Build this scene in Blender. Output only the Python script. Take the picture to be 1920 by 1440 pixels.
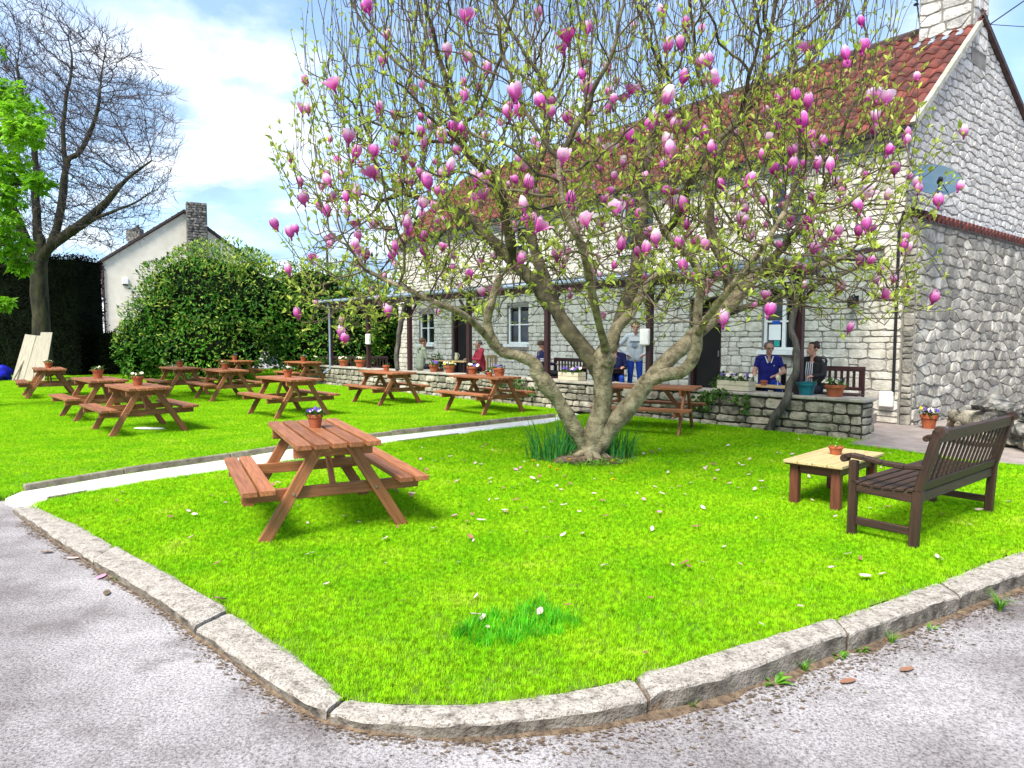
import bpy, bmesh, math, random
import numpy as np
from mathutils import Vector, Matrix, Quaternion, noise as mnoise
R = math.radians
random.seed(11); rng = np.random.default_rng(11)
S = bpy.context.scene
for o in list(bpy.data.objects): bpy.data.objects.remove(o)
COL = S.collection

# ------------------------------------------------------------------ camera
CAMZ = 1.65; PITCH = 0.068; FPX = 1280.0
cam_d = bpy.data.cameras.new('camera'); cam = bpy.data.objects.new('camera', cam_d); COL.objects.link(cam)
cam_d.sensor_width = 36; cam_d.lens = FPX/1920*36; cam_d.clip_end = 3000; cam_d.clip_start = 0.05
cam.location = (0, 0, CAMZ); cam.rotation_euler = (math.pi/2-PITCH, 0, 0)
S.camera = cam
# ------------------------------------------------------------------ sky and sun
SUN_EL = R(54); SUN_AZ = R(-148)      # the sun stands behind the camera to the left (azimuth from +Y, clockwise)
w = bpy.data.worlds.new('World'); S.world = w; w.use_nodes = True
nt = w.node_tree; nt.nodes.clear()
N = nt.nodes.new; L = nt.links.new
out = N('ShaderNodeOutputWorld'); bg = N('ShaderNodeBackground'); bg.inputs['Strength'].default_value = 0.1
sky = N('ShaderNodeTexSky'); sky.sky_type = 'NISHITA'; sky.sun_disc = False
sky.sun_elevation = SUN_EL; sky.sun_rotation = SUN_AZ; sky.air_density = 1.0; sky.dust_density = 0.3; sky.ozone_density = 2.0
tc = N('ShaderNodeTexCoord'); sep = N('ShaderNodeSeparateXYZ'); L(tc.outputs['Generated'], sep.inputs[0])
den = N('ShaderNodeMath'); den.operation = 'ADD'; den.inputs[1].default_value = 0.22
mx = N('ShaderNodeMath'); mx.operation = 'MAXIMUM'; mx.inputs[1].default_value = 0.0
L(sep.outputs['Z'], mx.inputs[0]); L(mx.outputs[0], den.inputs[0])
vd = N('ShaderNodeVectorMath'); vd.operation = 'DIVIDE'
cb = N('ShaderNodeCombineXYZ'); L(den.outputs[0], cb.inputs[0]); L(den.outputs[0], cb.inputs[1]); L(den.outputs[0], cb.inputs[2])
L(tc.outputs['Generated'], vd.inputs[0]); L(cb.outputs[0], vd.inputs[1])
mpn = N('ShaderNodeMapping'); mpn.inputs['Location'].default_value = (3.35, 1.2, 0.0); mpn.inputs['Scale'].default_value = (1.0, 0.8, 0.4)
L(vd.outputs[0], mpn.inputs['Vector'])
n1 = N('ShaderNodeTexNoise'); n1.inputs['Scale'].default_value = 1.25; n1.inputs['Detail'].default_value = 7; n1.inputs['Roughness'].default_value = 0.52
n1.inputs['Distortion'].default_value = 0.3
L(mpn.outputs[0], n1.inputs['Vector'])
r1 = N('ShaderNodeValToRGB'); r1.color_ramp.elements[0].position = 0.36; r1.color_ramp.elements[1].position = 0.54
L(n1.outputs['Fac'], r1.inputs['Fac'])
n2 = N('ShaderNodeTexNoise'); n2.inputs['Scale'].default_value = 2.6; n2.inputs['Detail'].default_value = 6; n2.inputs['Roughness'].default_value = 0.55
mp2 = N('ShaderNodeMapping'); mp2.inputs['Location'].default_value = (7.1, 4.4, 2.0); L(vd.outputs[0], mp2.inputs['Vector']); L(mp2.outputs[0], n2.inputs['Vector'])
r2 = N('ShaderNodeValToRGB'); r2.color_ramp.elements[0].position = 0.47; r2.color_ramp.elements[1].position = 0.66
r2.color_ramp.elements[0].color = (1.02, 1.55, 2.35, 1); r2.color_ramp.elements[1].color = (3.2, 3.35, 3.5, 1)   # shaded and lit cloud
L(n2.outputs['Fac'], r2.inputs['Fac'])
mix = N('ShaderNodeMix'); mix.data_type = 'RGBA'
hs = N('ShaderNodeMix'); hs.data_type = 'RGBA'; hs.blend_type = 'MULTIPLY'; hs.inputs['Factor'].default_value = 1.0
hs.inputs['B'].default_value = (0.62, 0.62, 0.62, 1)
L(sky.outputs[0], hs.inputs['A'])
L(r1.outputs['Color'], mix.inputs['Factor']); L(hs.outputs['Result'], mix.inputs['A']); L(r2.outputs['Color'], mix.inputs['B'])
L(mix.outputs['Result'], bg.inputs['Color']); L(bg.outputs[0], out.inputs['Surface'])

sun_d = bpy.data.lights.new('sun', 'SUN'); sun = bpy.data.objects.new('sun', sun_d); COL.objects.link(sun)
sun_d.energy = 1.6; sun_d.angle = R(24); sun_d.color = (1.0, 0.95, 0.86)
sv = Vector((math.sin(SUN_AZ)*math.cos(SUN_EL), math.cos(SUN_AZ)*math.cos(SUN_EL), math.sin(SUN_EL)))
sun.rotation_euler = (-sv).to_track_quat('-Z', 'Y').to_euler()
sun.location = sv*40
S.view_settings.view_transform = 'Standard'; S.view_settings.look = 'None'
S.view_settings.exposure = 2.36; S.view_settings.gamma = 1.0; S.view_settings.use_curve_mapping = False
S.render.engine = 'CYCLES'

# ------------------------------------------------------------------ measuring helpers
CP, SP = math.cos(PITCH), math.sin(PITCH)
def ray(px, py):
    x = (px-960)/FPX; v = (720-py)/FPX
    return Vector((x, CP+v*SP, v*CP-SP))
def gnd(px, py, z=0.0):
    r = ray(px, py); t = (z-CAMZ)/r.z
    return Vector((r.x*t, r.y*t, z))
def at(px, py, Y):
    r = ray(px, py); t = Y/r.y
    return Vector((r.x*t, Y, CAMZ+r.z*t))
def pxscale(p): return FPX/max(.5, Vector(p).y)

# ------------------------------------------------------------------ object helpers
def tag(o, label=None, cat=None, group=None, kind=None):
    if label: o['label'] = label
    if cat: o['category'] = cat
    if group: o['group'] = group
    if kind: o['kind'] = kind
    return o
def empty(name, loc=(0, 0, 0), rz=0.0, parent=None):
    o = bpy.data.objects.new(name, None); COL.objects.link(o); o.empty_display_size = .1
    o.location = loc; o.rotation_euler = (0, 0, rz); o.parent = parent
    return o
def link(name, mesh, parent=None, mat=None):
    o = bpy.data.objects.new(name, mesh); COL.objects.link(o); o.parent = parent
    if mat is not None and not mesh.materials: mesh.materials.append(mat)
    return o
def copy_tree(o, parent=None):
    c = o.copy(); COL.objects.link(c); c.parent = parent
    for ch in o.children: copy_tree(ch, c)
    return c

class MB:
    def __init__(s): s.v = []; s.f = []; s.m = []
    def add(s, vs, fs, m=0):
        b = len(s.v); s.v += [tuple(p) for p in vs]; s.f += [tuple(b+i for i in f) for f in fs]; s.m += [m]*len(fs)
    def box(s, c, d, rz=0.0, ch=0.0, m=0, mat=None):
        vs, fs = chbox(d[0], d[1], d[2], ch); M = mat or (Matrix.Translation(c) @ Matrix.Rotation(rz, 4, 'Z'))
        s.add([M @ Vector(p) for p in vs], fs, m)
    def bar(s, p0, p1, wd, th, up=(0, 0, 1), ch=0.0, m=0):
        M, ln = barmat(p0, p1, up); vs, fs = chbox(ln, wd, th, ch); s.add([M @ Vector(p) for p in vs], fs, m)
    def tube(s, pts, rad, n=6, m=0, cap=True, bump=0.0):
        pts = [Vector(p) for p in pts]; k = len(pts); rings = []
        up = Vector((.31, .17, .93)); 
        for i, p in enumerate(pts):
            t = (pts[min(i+1, k-1)]-pts[max(i-1, 0)])
            if t.length < 1e-9: t = Vector((0, 0, 1))
            t.normalize(); a = up - t*up.dot(t)
            if a.length < 1e-3: a = Vector((1, 0, 0)) - t*t.x
            a.normalize(); b = t.cross(a); up = a
            r = rad[i] if hasattr(rad, '__len__') else rad
            ring = []
            for j in range(n):
                q = 2*math.pi*j/n; rr = r
                if bump: rr = r*(1+bump*mnoise.noise((p+(a*math.cos(q)+b*math.sin(q))*r)*(.9/r*.35)))
                ring.append(p+(a*math.cos(q)+b*math.sin(q))*rr)
            rings.append(ring)
        vs = [q for rg in rings for q in rg]; fs = []
        for i in range(k-1):
            for j in range(n):
                fs.append((i*n+j, i*n+(j+1) % n, (i+1)*n+(j+1) % n, (i+1)*n+j))
        if cap and n > 2: fs.append(tuple(range(n-1, -1, -1))); fs.append(tuple((k-1)*n+j for j in range(n)))
        s.add(vs, fs, m)
    def lathe(s, prof, n=20, c=(0, 0, 0), m=0, sx=1.0):
        vs = []; fs = []
        for r, z in prof:
            for j in range(n):
                q = 2*math.pi*j/n; vs.append((c[0]+r*math.cos(q)*sx, c[1]+r*math.sin(q), c[2]+z))
        for i in range(len(prof)-1):
            for j in range(n): fs.append((i*n+j, i*n+(j+1) % n, (i+1)*n+(j+1) % n, (i+1)*n+j))
        s.add(vs, fs, m)
    def blob(s, c, r, seed=0, n=2, amp=.25, m=0, freq=1.3):
        bm = bmesh.new(); bmesh.ops.create_icosphere(bm, subdivisions=n, radius=1)
        vs = []
        for v in bm.verts:
            d = 1+amp*mnoise.noise(v.co*freq+Vector((seed*3.1, seed*1.7, seed)))
            vs.append((c[0]+v.co.x*r[0]*d, c[1]+v.co.y*r[1]*d, c[2]+v.co.z*r[2]*d))
        s.add(vs, [[v.index for v in f.verts] for f in bm.faces], m); bm.free()
    def mesh(s, name, mats=None, smooth=False):
        me = bpy.data.meshes.new(name); me.from_pydata(s.v, [], s.f)
        if mats is not None:
            for mm in (mats if isinstance(mats, (list, tuple)) else [mats]): me.materials.append(mm)
        if s.m and max(s.m) > 0: me.polygons.foreach_set('material_index', s.m)
        if smooth: me.polygons.foreach_set('use_smooth', [True]*len(me.polygons))
        me.update(); return me
    def build(s, name, mats, parent=None, smooth=False):
        return link(name, s.mesh(name, mats, smooth), parent)

def chbox(lx, ly, lz, ch=0.0):
    hx, hy, hz = lx/2, ly/2, lz/2
    if ch <= 0:
        vs = [(x, y, z) for x in (-hx, hx) for y in (-hy, hy) for z in (-hz, hz)]
        return vs, [(0, 1, 3, 2), (4, 6, 7, 5), (0, 4, 5, 1), (2, 3, 7, 6), (0, 2, 6, 4), (1, 5, 7, 3)]
    ch = min(ch, hx*.8, hy*.8, hz*.8); vs = []; idx = {}
    for sx in (-1, 1):
        for sy in (-1, 1):
            for sz in (-1, 1):
                for a in range(3):
                    p = [sx*(hx-ch), sy*(hy-ch), sz*(hz-ch)]; p[a] = (sx*hx, sy*hy, sz*hz)[a]
                    idx[(sx, sy, sz, a)] = len(vs); vs.append(tuple(p))
    fs = []
    def q(*k): fs.append([idx[i] for i in k])
    for sx in (-1, 1):
        f = [(sx, -1, -1, 0), (sx, 1, -1, 0), (sx, 1, 1, 0), (sx, -1, 1, 0)]; q(*(f if sx > 0 else f[::-1]))
        f = [(-1, sx, -1, 1), (-1, sx, 1, 1), (1, sx, 1, 1), (1, sx, -1, 1)]; q(*(f if sx > 0 else f[::-1]))
        f = [(-1, -1, sx, 2), (1, -1, sx, 2), (1, 1, sx, 2), (-1, 1, sx, 2)]; q(*(f if sx > 0 else f[::-1]))
    for a in (-1, 1):
        for b in (-1, 1):
            f = [(a, b, -1, 0), (a, b, -1, 1), (a, b, 1, 1), (a, b, 1, 0)]; q(*(f if a*b > 0 else f[::-1]))
            f = [(a, -1, b, 0), (a, 1, b, 0), (a, 1, b, 2), (a, -1, b, 2)]; q(*(f if a*b > 0 else f[::-1]))
            f = [(-1, a, b, 1), (-1, a, b, 2), (1, a, b, 2), (1, a, b, 1)]; q(*(f if a*b > 0 else f[::-1]))
            for c in (-1, 1):
                f = [(a, b, c, 0), (a, b, c, 1), (a, b, c, 2)]; q(*(f if a*b*c > 0 else f[::-1]))
    return vs, fs
def barmat(p0, p1, up=(0, 0, 1)):
    p0, p1 = Vector(p0), Vector(p1); x = p1-p0; ln = x.length; x.normalize()
    z = Vector(up)-x*Vector(up).dot(x)
    if z.length < 1e-4: z = Vector((0, 1, 0))-x*x.y
    z.normalize(); y = z.cross(x)
    M = Matrix((x, y, z)).transposed().to_4x4(); M.translation = (p0+p1)/2
    return M, ln
_cache = {}
def plank(name, parent, p0, p1, wd, th, mat, up=(0, 0, 1), ch=.004):
    """one board as its own object: grain runs along its local X"""
    M, ln = barmat(p0, p1, up); key = (round(ln, 3), round(wd, 3), round(th, 3), mat.name)
    if key not in _cache:
        b = MB(); b.add(*chbox(ln, wd, th, ch)); _cache[key] = b.mesh(name, mat)
    o = link(name, _cache[key], parent); o.matrix_local = M
    return o

# ------------------------------------------------------------------ materials
def newmat(name):
    m = bpy.data.materials.new(name); m.use_nodes = True; t = m.node_tree; p = t.nodes['Principled BSDF']
    return m, t, p
def setc(c): return (c[0], c[1], c[2], 1)
def mat(name, a, b=None, rough=.7, scale=8, bump=.0, bscale=None, stretch=None, coord='Object', c3=None, vary=0.0, metallic=0, spec=.35, detail=5, lo=.35, hi=.65, speck=None):
    m, t, p = newmat(name); NN = t.nodes.new; LL = t.links.new
    p.inputs['Roughness'].default_value = rough; p.inputs['Metallic'].default_value = metallic
    p.inputs['Specular IOR Level'].default_value = spec
    b = b or tuple(x*.75 for x in a)
    c = NN('ShaderNodeTexCoord'); mp = NN('ShaderNodeMapping')
    if coord == 'World':
        g = NN('ShaderNodeNewGeometry'); src = g.outputs['Position']
    else: src = c.outputs[coord]
    oi = NN('ShaderNodeObjectInfo')
    ad = NN('ShaderNodeVectorMath'); ad.operation = 'ADD'
    if coord == 'Object':
        ml = NN('ShaderNodeVectorMath'); ml.operation = 'SCALE'; ml.inputs[0].default_value = (37, 91, 53); LL(oi.outputs['Random'], ml.inputs['Scale'])
        LL(ml.outputs[0], ad.inputs[1])
    LL(src, ad.inputs[0]); LL(ad.outputs[0], mp.inputs['Vector'])
    if stretch: mp.inputs['Scale'].default_value = stretch
    n = NN('ShaderNodeTexNoise'); n.inputs['Scale'].default_value = scale; n.inputs['Detail'].default_value = detail; n.inputs['Roughness'].default_value = .6
    LL(mp.outputs[0], n.inputs['Vector'])
    r = NN('ShaderNodeValToRGB'); e = r.color_ramp.elements; e[0].position = lo; e[1].position = hi; e[0].color = setc(b); e[1].color = setc(a)
    if c3: q = e.new((lo+hi)/2); q.color = setc(c3)
    LL(n.outputs['Fac'], r.inputs['Fac']); col = r.outputs['Color']
    if speck:
        ns_ = NN('ShaderNodeTexNoise'); ns_.inputs['Scale'].default_value = speck; ns_.inputs['Detail'].default_value = 5; ns_.inputs['Roughness'].default_value = .8; LL(mp.outputs[0], ns_.inputs['Vector'])
        rs_ = NN('ShaderNodeValToRGB'); es = rs_.color_ramp.elements; es[0].position = .36; es[1].position = .52; es[0].color = (.28, .25, .22, 1); es[1].color = (1, 1, 1, 1); LL(ns_.outputs['Fac'], rs_.inputs['Fac'])
        mm_ = NN('ShaderNodeMix'); mm_.data_type = 'RGBA'; mm_.blend_type = 'MULTIPLY'; mm_.inputs['Factor'].default_value = 1; LL(col, mm_.inputs['A']); LL(rs_.outputs[0], mm_.inputs['B']); col = mm_.outputs['Result']
    if vary:
        hsv = NN('ShaderNodeHueSaturation'); mr = NN('ShaderNodeMapRange'); mr.inputs['To Min'].default_value = 1-vary; mr.inputs['To Max'].default_value = 1+vary
        LL(oi.outputs['Random'], mr.inputs['Value']); LL(mr.outputs[0], hsv.inputs['Value']); LL(col, hsv.inputs['Color']); col = hsv.outputs['Color']
    LL(col, p.inputs['Base Color'])
    if bump:
        n2 = NN('ShaderNodeTexNoise'); n2.inputs['Scale'].default_value = bscale or scale*3; n2.inputs['Detail'].default_value = 6; LL(mp.outputs[0], n2.inputs['Vector'])
        bp = NN('ShaderNodeBump'); bp.inputs['Strength'].default_value = min(1, bump); bp.inputs['Distance'].default_value = .03
        LL(n2.outputs['Fac'], bp.inputs['Height']); LL(bp.outputs[0], p.inputs['Normal'])
    m['col'] = 1
    return m
def leafmat(name, a, b, trans=.35, rough=.5, scale=1.5, spec=.3, coord='World', fine=None, c3=None):
    """a leaf: diffuse plus light through the blade, colour varied by world-space noise"""
    m, t, p = newmat(name); NN = t.nodes.new; LL = t.links.new
    g = NN('ShaderNodeNewGeometry'); n = NN('ShaderNodeTexNoise'); n.inputs['Scale'].default_value = scale; n.inputs['Detail'].default_value = 6
    n.inputs['Roughness'].default_value = .65
    LL(g.outputs['Position'], n.inputs['Vector'])
    r = NN('ShaderNodeValToRGB'); e = r.color_ramp.elements; e[0].position = .36; e[1].position = .64; e[0].color = setc(b); e[1].color = setc(a)
    if c3: e[1].position = .60; q = e.new(.74); q.color = setc(c3)
    LL(n.outputs['Fac'], r.inputs['Fac']); col = r.outputs['Color']
    if fine:
        wn = NN('ShaderNodeTexNoise'); wn.inputs['Scale'].default_value = fine; wn.inputs['Detail'].default_value = 2; LL(g.outputs['Position'], wn.inputs['Vector'])
        mr = NN('ShaderNodeMapRange'); mr.inputs['From Min'].default_value = .3; mr.inputs['From Max'].default_value = .7
        mr.inputs['To Min'].default_value = .55; mr.inputs['To Max'].default_value = 1.4; LL(wn.outputs['Fac'], mr.inputs['Value'])
        hsv = NN('ShaderNodeHueSaturation'); LL(mr.outputs[0], hsv.inputs['Value']); LL(col, hsv.inputs['Color']); col = hsv.outputs['Color']
    LL(col, p.inputs['Base Color']); p.inputs['Roughness'].default_value = rough; p.inputs['Specular IOR Level'].default_value = spec
    tr = NN('ShaderNodeBsdfTranslucent'); LL(col, tr.inputs['Color'])
    mx = NN('ShaderNodeMixShader'); mx.inputs[0].default_value = trans
    LL(p.outputs[0], mx.inputs[1]); LL(tr.outputs[0], mx.inputs[2]); LL(mx.outputs[0], t.nodes['Material Output'].inputs['Surface'])
    return m
M = {}
M['wood'] = mat('stained_redwood', (.37, .145, .062), (.22, .075, .029), .5, 3.0, .25, 14, stretch=(1, 14, 14), vary=.26, c3=(.30, .11, .044))
M['bench'] = mat('dark_bench_wood', (.055, .025, .014), (.026, .012, .008), .55, 3.0, .25, 14, stretch=(1, 14, 14), vary=.15, spec=.4)
M['paletop'] = mat('bleached_table_planks', (.52, .40, .20), (.40, .29, .13), .6, 3.0, .2, 14, stretch=(1, 14, 14), vary=.1)
M['redleg'] = mat('reddish_table_legs', (.16, .05, .027), (.09, .026, .014), .5, 3.0, .2, 14, stretch=(1, 14, 14), vary=.1)
M['post'] = mat('dark_stained_post', (.050, .018, .020), (.026, .010, .011), .5, 3.0, .2, 14, stretch=(1, 14, 14), vary=.1)
M['steel'] = mat('galvanised_bolt', (.35, .33, .30), rough=.4, metallic=.8)
M['terracotta'] = mat('terracotta', (.42, .12, .045), (.30, .075, .03), .75, 10, .1, 60, vary=.15)
M['soil'] = mat('potting_soil', (.03, .018, .010), (.015, .009, .006), .95, 40, .6, 60)
M['cream'] = mat('cream_planter', (.62, .56, .40), (.52, .46, .32), .6, 6, .1, 30)
M['teal'] = mat('teal_plastic', (.012, .16, .20), (.010, .13, .17), .35, 4)
M['white'] = mat('white_paint', (.78, .78, .76), (.68, .68, .66), .45, 5)
M['glass'] = mat('window_glass', (.012, .016, .018), (.006, .008, .009), .04, 2, spec=.6)
M['black'] = mat('black_metal', (.018, .018, .02), (.010, .010, .011), .4, 6)
M['dark'] = mat('dark_interior', (.012, .010, .009), (.006, .005, .005), .9, 3)
M['lead'] = mat('lead_flashing', (.26, .33, .42), (.18, .23, .30), .45, 5, .25, 20)
M['dish'] = mat('dish_paint', (.06, .11, .155), (.04, .08, .115), .7, 3, .1, 20)
M['mortar'] = mat('lime_mortar', (.30, .28, .25), (.18, .165, .145), .95, 6, .6, 40, coord='World')
M['stoneA'] = mat('facade_stone', (.60, .565, .49), (.38, .35, .285), .9, 5, .7, 24, coord='World', vary=.25, c3=(.51, .475, .40))
M['stoneG'] = mat('gable_stone', (.58, .555, .51), (.32, .30, .27), .9, 5, .8, 22, coord='World', vary=.25, c3=(.47, .445, .405))
M['stoneL'] = mat('rough_leanto_stone', (.56, .52, .44), (.24, .225, .195), .9, 3.2, .9, 16, coord='World', vary=.3, c3=(.33, .305, .25))
M['stoneW'] = mat('terrace_wall_stone', (.42, .38, .30), (.15, .13, .10), .9, 5, .9, 20, coord='World', vary=.3, c3=(.31, .28, .21))
M['rock'] = mat('weathered_dark_rock', (.30, .28, .25), (.035, .034, .032), .9, 6, 1, 18, coord='World', vary=.2, c3=(.13, .125, .11))
M['coping'] = mat('coping_slab', (.44, .40, .33), (.27, .25, .20), .85, 4, .4, 30, coord='World')
M['tile'] = mat('clay_pantile', (.19, .045, .029), (.06, .020, .016), .75, 4, .4, 30, vary=.35, coord='World')
M['bark'] = mat('magnolia_bark', (.43, .36, .225), (.075, .058, .032), .85, 9, .8, 38, coord='World', c3=(.25, .205, .12), lo=.3, hi=.66)
M['barkdark'] = mat('backlit_mossy_magnolia_bark', (.21, .18, .098), (.030, .025, .015), .9, 5, .8, 18, coord='World', c3=(.085, .072, .040), lo=.3, hi=.68)  # mossy bark, with the backlit shade of the upper limbs painted into its colour
M['twig'] = mat('magnolia_twig', (.16, .12, .065), (.06, .042, .025), .8, 6, coord='World')
M['shoot'] = mat('magnolia_shoot', (.11, .075, .045), (.045, .028, .018), .8, 6, coord='World')
M['darkbark'] = mat('mossy_dark_bark', (.065, .060, .024), (.014, .012, .009), .9, 5, 1, 14, coord='World', stretch=(1, 1, .35))
M['greytwig'] = mat('purple_grey_twig', (.105, .082, .085), (.060, .046, .046), .9, 3, coord='World')
M['vine'] = mat('grey_vine_bark', (.15, .13, .11), (.045, .040, .033), .9, 12, .8, 30, coord='World', stretch=(1, 1, .25))
M['render'] = mat('cream_render', (.74, .69, .58), (.64, .59, .49), .9, 2, .2, 40, coord='World')
M['brownroof'] = mat('brown_roof_tile', (.085, .055, .048), (.05, .033, .030), .8, 6, .3, 30, coord='World', vary=.2)
M['board'] = mat('pale_bare_board', (.46, .41, .32), (.33, .28, .21), .8, 3, .2, 14, stretch=(1, 12, 12), vary=.1)
M['leafM'] = leafmat('magnolia_leaf', (.52, .58, .10), (.30, .42, .05), .45, .5, 1.6, fine=14)
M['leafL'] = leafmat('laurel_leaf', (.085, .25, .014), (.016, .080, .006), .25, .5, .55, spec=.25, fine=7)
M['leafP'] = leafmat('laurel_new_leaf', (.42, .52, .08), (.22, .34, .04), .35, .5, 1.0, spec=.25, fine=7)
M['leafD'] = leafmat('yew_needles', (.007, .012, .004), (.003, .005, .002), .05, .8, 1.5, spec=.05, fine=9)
M['leafS'] = leafmat('sycamore_leaf', (.26, .52, .02), (.13, .36, .012), .55, .5, .8, fine=5)
M['leafI'] = leafmat('ivy_leaf', (.10, .20, .025), (.035, .10, .012), .25, .4, 3, fine=20)
M['leafF'] = leafmat('daffodil_leaf', (.10, .38, .07), (.05, .25, .045), .4, .45, 4, fine=20)
M['grass'] = leafmat('lawn_grass', (.38, .66, .012), (.24, .56, .008), .4, .7, 1.6, spec=.05, fine=24, c3=(.56, .70, .07))
M['weed'] = leafmat('weed_leaf', (.20, .40, .03), (.08, .25, .015), .35, .5, 6, fine=30)
M['yellow'] = mat('dandelion_yellow', (.80, .55, .01), (.70, .42, .01), .7, 30)
M['violet'] = mat('pansy_violet', (.13, .05, .40), (.08, .03, .22), .6, 30)
M['pansyw'] = mat('pansy_white', (.75, .72, .62), (.66, .58, .34), .6, 30)
M['moss'] = mat('moss', (.16, .20, .03), (.06, .08, .015), .95, 20, .5, 60, coord='World')
# ================================================================== THE SETTING
def catmull(P, k=6):
    P = [Vector(p) for p in P]; out = []
    for i in range(len(P)-1):
        a, b, c, d = P[max(i-1, 0)], P[i], P[i+1], P[min(i+2, len(P)-1)]
        for j in range(k):
            t = j/k
            out.append(.5*((2*b)+(c-a)*t+(2*a-5*b+4*c-d)*t*t+(3*b-a-3*c+d)*t**3))
    out.append(P[-1]); return out
ROADZ = -0.13
# ---- asphalt
def asphalt():
    m, t, p = newmat('worn_asphalt'); NN = t.nodes.new; LL = t.links.new
    g = NN('ShaderNodeNewGeometry')
    def nz(sc, det, ro=.6, st=None):
        n = NN('ShaderNodeTexNoise'); n.inputs['Scale'].default_value = sc; n.inputs['Detail'].default_value = det; n.inputs['Roughness'].default_value = ro
        LL(g.outputs['Position'], n.inputs['Vector']); return n.outputs['Fac']
    r1 = NN('ShaderNodeValToRGB'); e = r1.color_ramp.elements; e[0].position = .32; e[1].position = .62; e[0].color = (.17, .145, .14, 1); e[1].color = (.50, .468, .455, 1)
    LL(nz(.7, 7, .62), r1.inputs['Fac'])
    r2 = NN('ShaderNodeValToRGB'); e = r2.color_ramp.elements; e[0].position = .37; e[1].position = .57; e[0].color = (.26, .235, .235, 1); e[1].color = (1.2, 1.2, 1.2, 1)
    LL(nz(66, 5, .85), r2.inputs['Fac'])
    mx = NN('ShaderNodeMix'); mx.data_type = 'RGBA'; mx.blend_type = 'MULTIPLY'; mx.inputs['Factor'].default_value = 1
    LL(r1.outputs[0], mx.inputs['A']); LL(r2.outputs[0], mx.inputs['B'])
    r3 = NN('ShaderNodeValToRGB'); e = r3.color_ramp.elements; e[0].position = .52; e[1].position = .68; e[0].color = (0, 0, 0, 1); e[1].color = (.6, .6, .6, 1)
    LL(nz(2.3, 6, .7), r3.inputs['Fac'])
    m2 = NN('ShaderNodeMix'); m2.data_type = 'RGBA'; LL(r3.outputs[0], m2.inputs['Factor']); LL(mx.outputs['Result'], m2.inputs['A']); m2.inputs['B'].default_value = (.13, .105, .10, 1)
    LL(m2.outputs['Result'], p.inputs['Base Color']); p.inputs['Roughness'].default_value = .92; p.inputs['Specular IOR Level'].default_value = .2
    bp = NN('ShaderNodeBump'); bp.inputs['Strength'].default_value = .8; bp.inputs['Distance'].default_value = .012; LL(nz(85, 4, .8), bp.inputs['Height']); LL(bp.outputs[0], p.inputs['Normal'])
    return m
M['asphalt'] = asphalt()
def roadz(x):
    t = max(0, min(1, (x+1.6)/4.0)); t = t*t*(3-2*t); return -.06*(1-t)+ROADZ*t
xs_ = [-300, -20, -6, -3]+[-1.8+.2*i for i in range(24)]+[6, 20, 300]; ys_ = [-60, 0, 20, 500]
b = MB(); b.add([(x, y, roadz(x)) for y in ys_ for x in xs_], [(j*len(xs_)+i, j*len(xs_)+i+1, (j+1)*len(xs_)+i+1, (j+1)*len(xs_)+i) for j in range(3) for i in range(len(xs_)-1)])
tag(b.build('road', M['asphalt']), kind='structure')
M['kerb'] = mat('weathered_kerb_concrete', (.50, .45, .385), (.17, .148, .12), .92, 14, .5, 110, coord='World', c3=(.41, .365, .31), lo=.30, hi=.64, detail=8, speck=60)
M['kerbface'] = mat('dark_kerb_face', (.27, .235, .19), (.06, .05, .038), .95, 9, .6, 60, coord='World', c3=(.17, .145, .112), detail=8)  # darker tone for the outer upright rows of each kerb stone
M['concrete'] = mat('pale_path_concrete', (.72, .70, .67), (.58, .555, .52), .9, 5, .4, 40, coord='World')
M['edging'] = mat('path_edging', (.30, .26, .19), (.15, .13, .09), .9, 8, .5, 30, coord='World', vary=.2)
M['earth'] = mat('lawn_earth', (.15, .24, .02), (.08, .14, .012), .95, 3, .5, 60, coord='World')
M['dirt'] = mat('brown_debris', (.22, .155, .095), (.07, .045, .03), .95, 20, .6, 60, coord='World')

outer = catmull([gnd(*p) for p in [(22, 950), (100, 1003), (200, 1064), (300, 1123), (366, 1174), (450, 1233), (535, 1290), (606, 1325), (690, 1346), (840, 1352), (1000, 1341), (1218, 1305), (1400, 1253), (1590, 1184), (1800, 1112), (1930, 1067), (2150, 1000), (2500, 930)]], 8)
inner = catmull([gnd(*p) for p in [(62, 947), (150, 985), (240, 1035), (330, 1085), (432, 1143), (520, 1208), (598, 1262), (640, 1300), (712, 1313), (850, 1316), (1000, 1302), (1190, 1266), (1372, 1212), (1565, 1155), (1760, 1086), (1900, 1033), (2110, 970), (2450, 905)]], 8)
# ---- kerb: one stone after another, each with worn rim and a recessed joint
kerb = empty('kerb'); tag(kerb, kind='structure')
b = MB(); k = len(outer)
base_o = [o.lerp(i, .10) for o, i in zip(outer, inner)]
for i in range(k-1):
    a, c, d, e = base_o[i], base_o[i+1], inner[i+1], inner[i]
    z0, z1 = ROADZ-.05, -.035
    b.add([(a.x, a.y, z0), (c.x, c.y, z0), (d.x, d.y, z0), (e.x, e.y, z0), (a.x, a.y, z1), (c.x, c.y, z1), (d.x, d.y, z1), (e.x, e.y, z1)], [(4, 5, 6, 7), (0, 1, 5, 4), (2, 3, 7, 6)])
b.build('bedding', M['dirt'], kerb)
cum = [0.0]
for i in range(k-1): cum.append(cum[-1]+(outer[i+1]-outer[i]).length)
def on(line, sp):
    for i in range(k-1):
        if cum[i+1] >= sp or i == k-2:
            t = (sp-cum[i])/(cum[i+1]-cum[i]); return line[i].lerp(line[i+1], t)
def snear(px, py):
    q = gnd(px, py); return min(zip(cum, outer), key=lambda s: (s[1]-q).length)[0]
breaks = [0, snear(180, 1052), snear(366, 1174), snear(606, 1331), snear(1218, 1314), snear(1590, 1184), snear(1808, 1110)]
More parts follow.
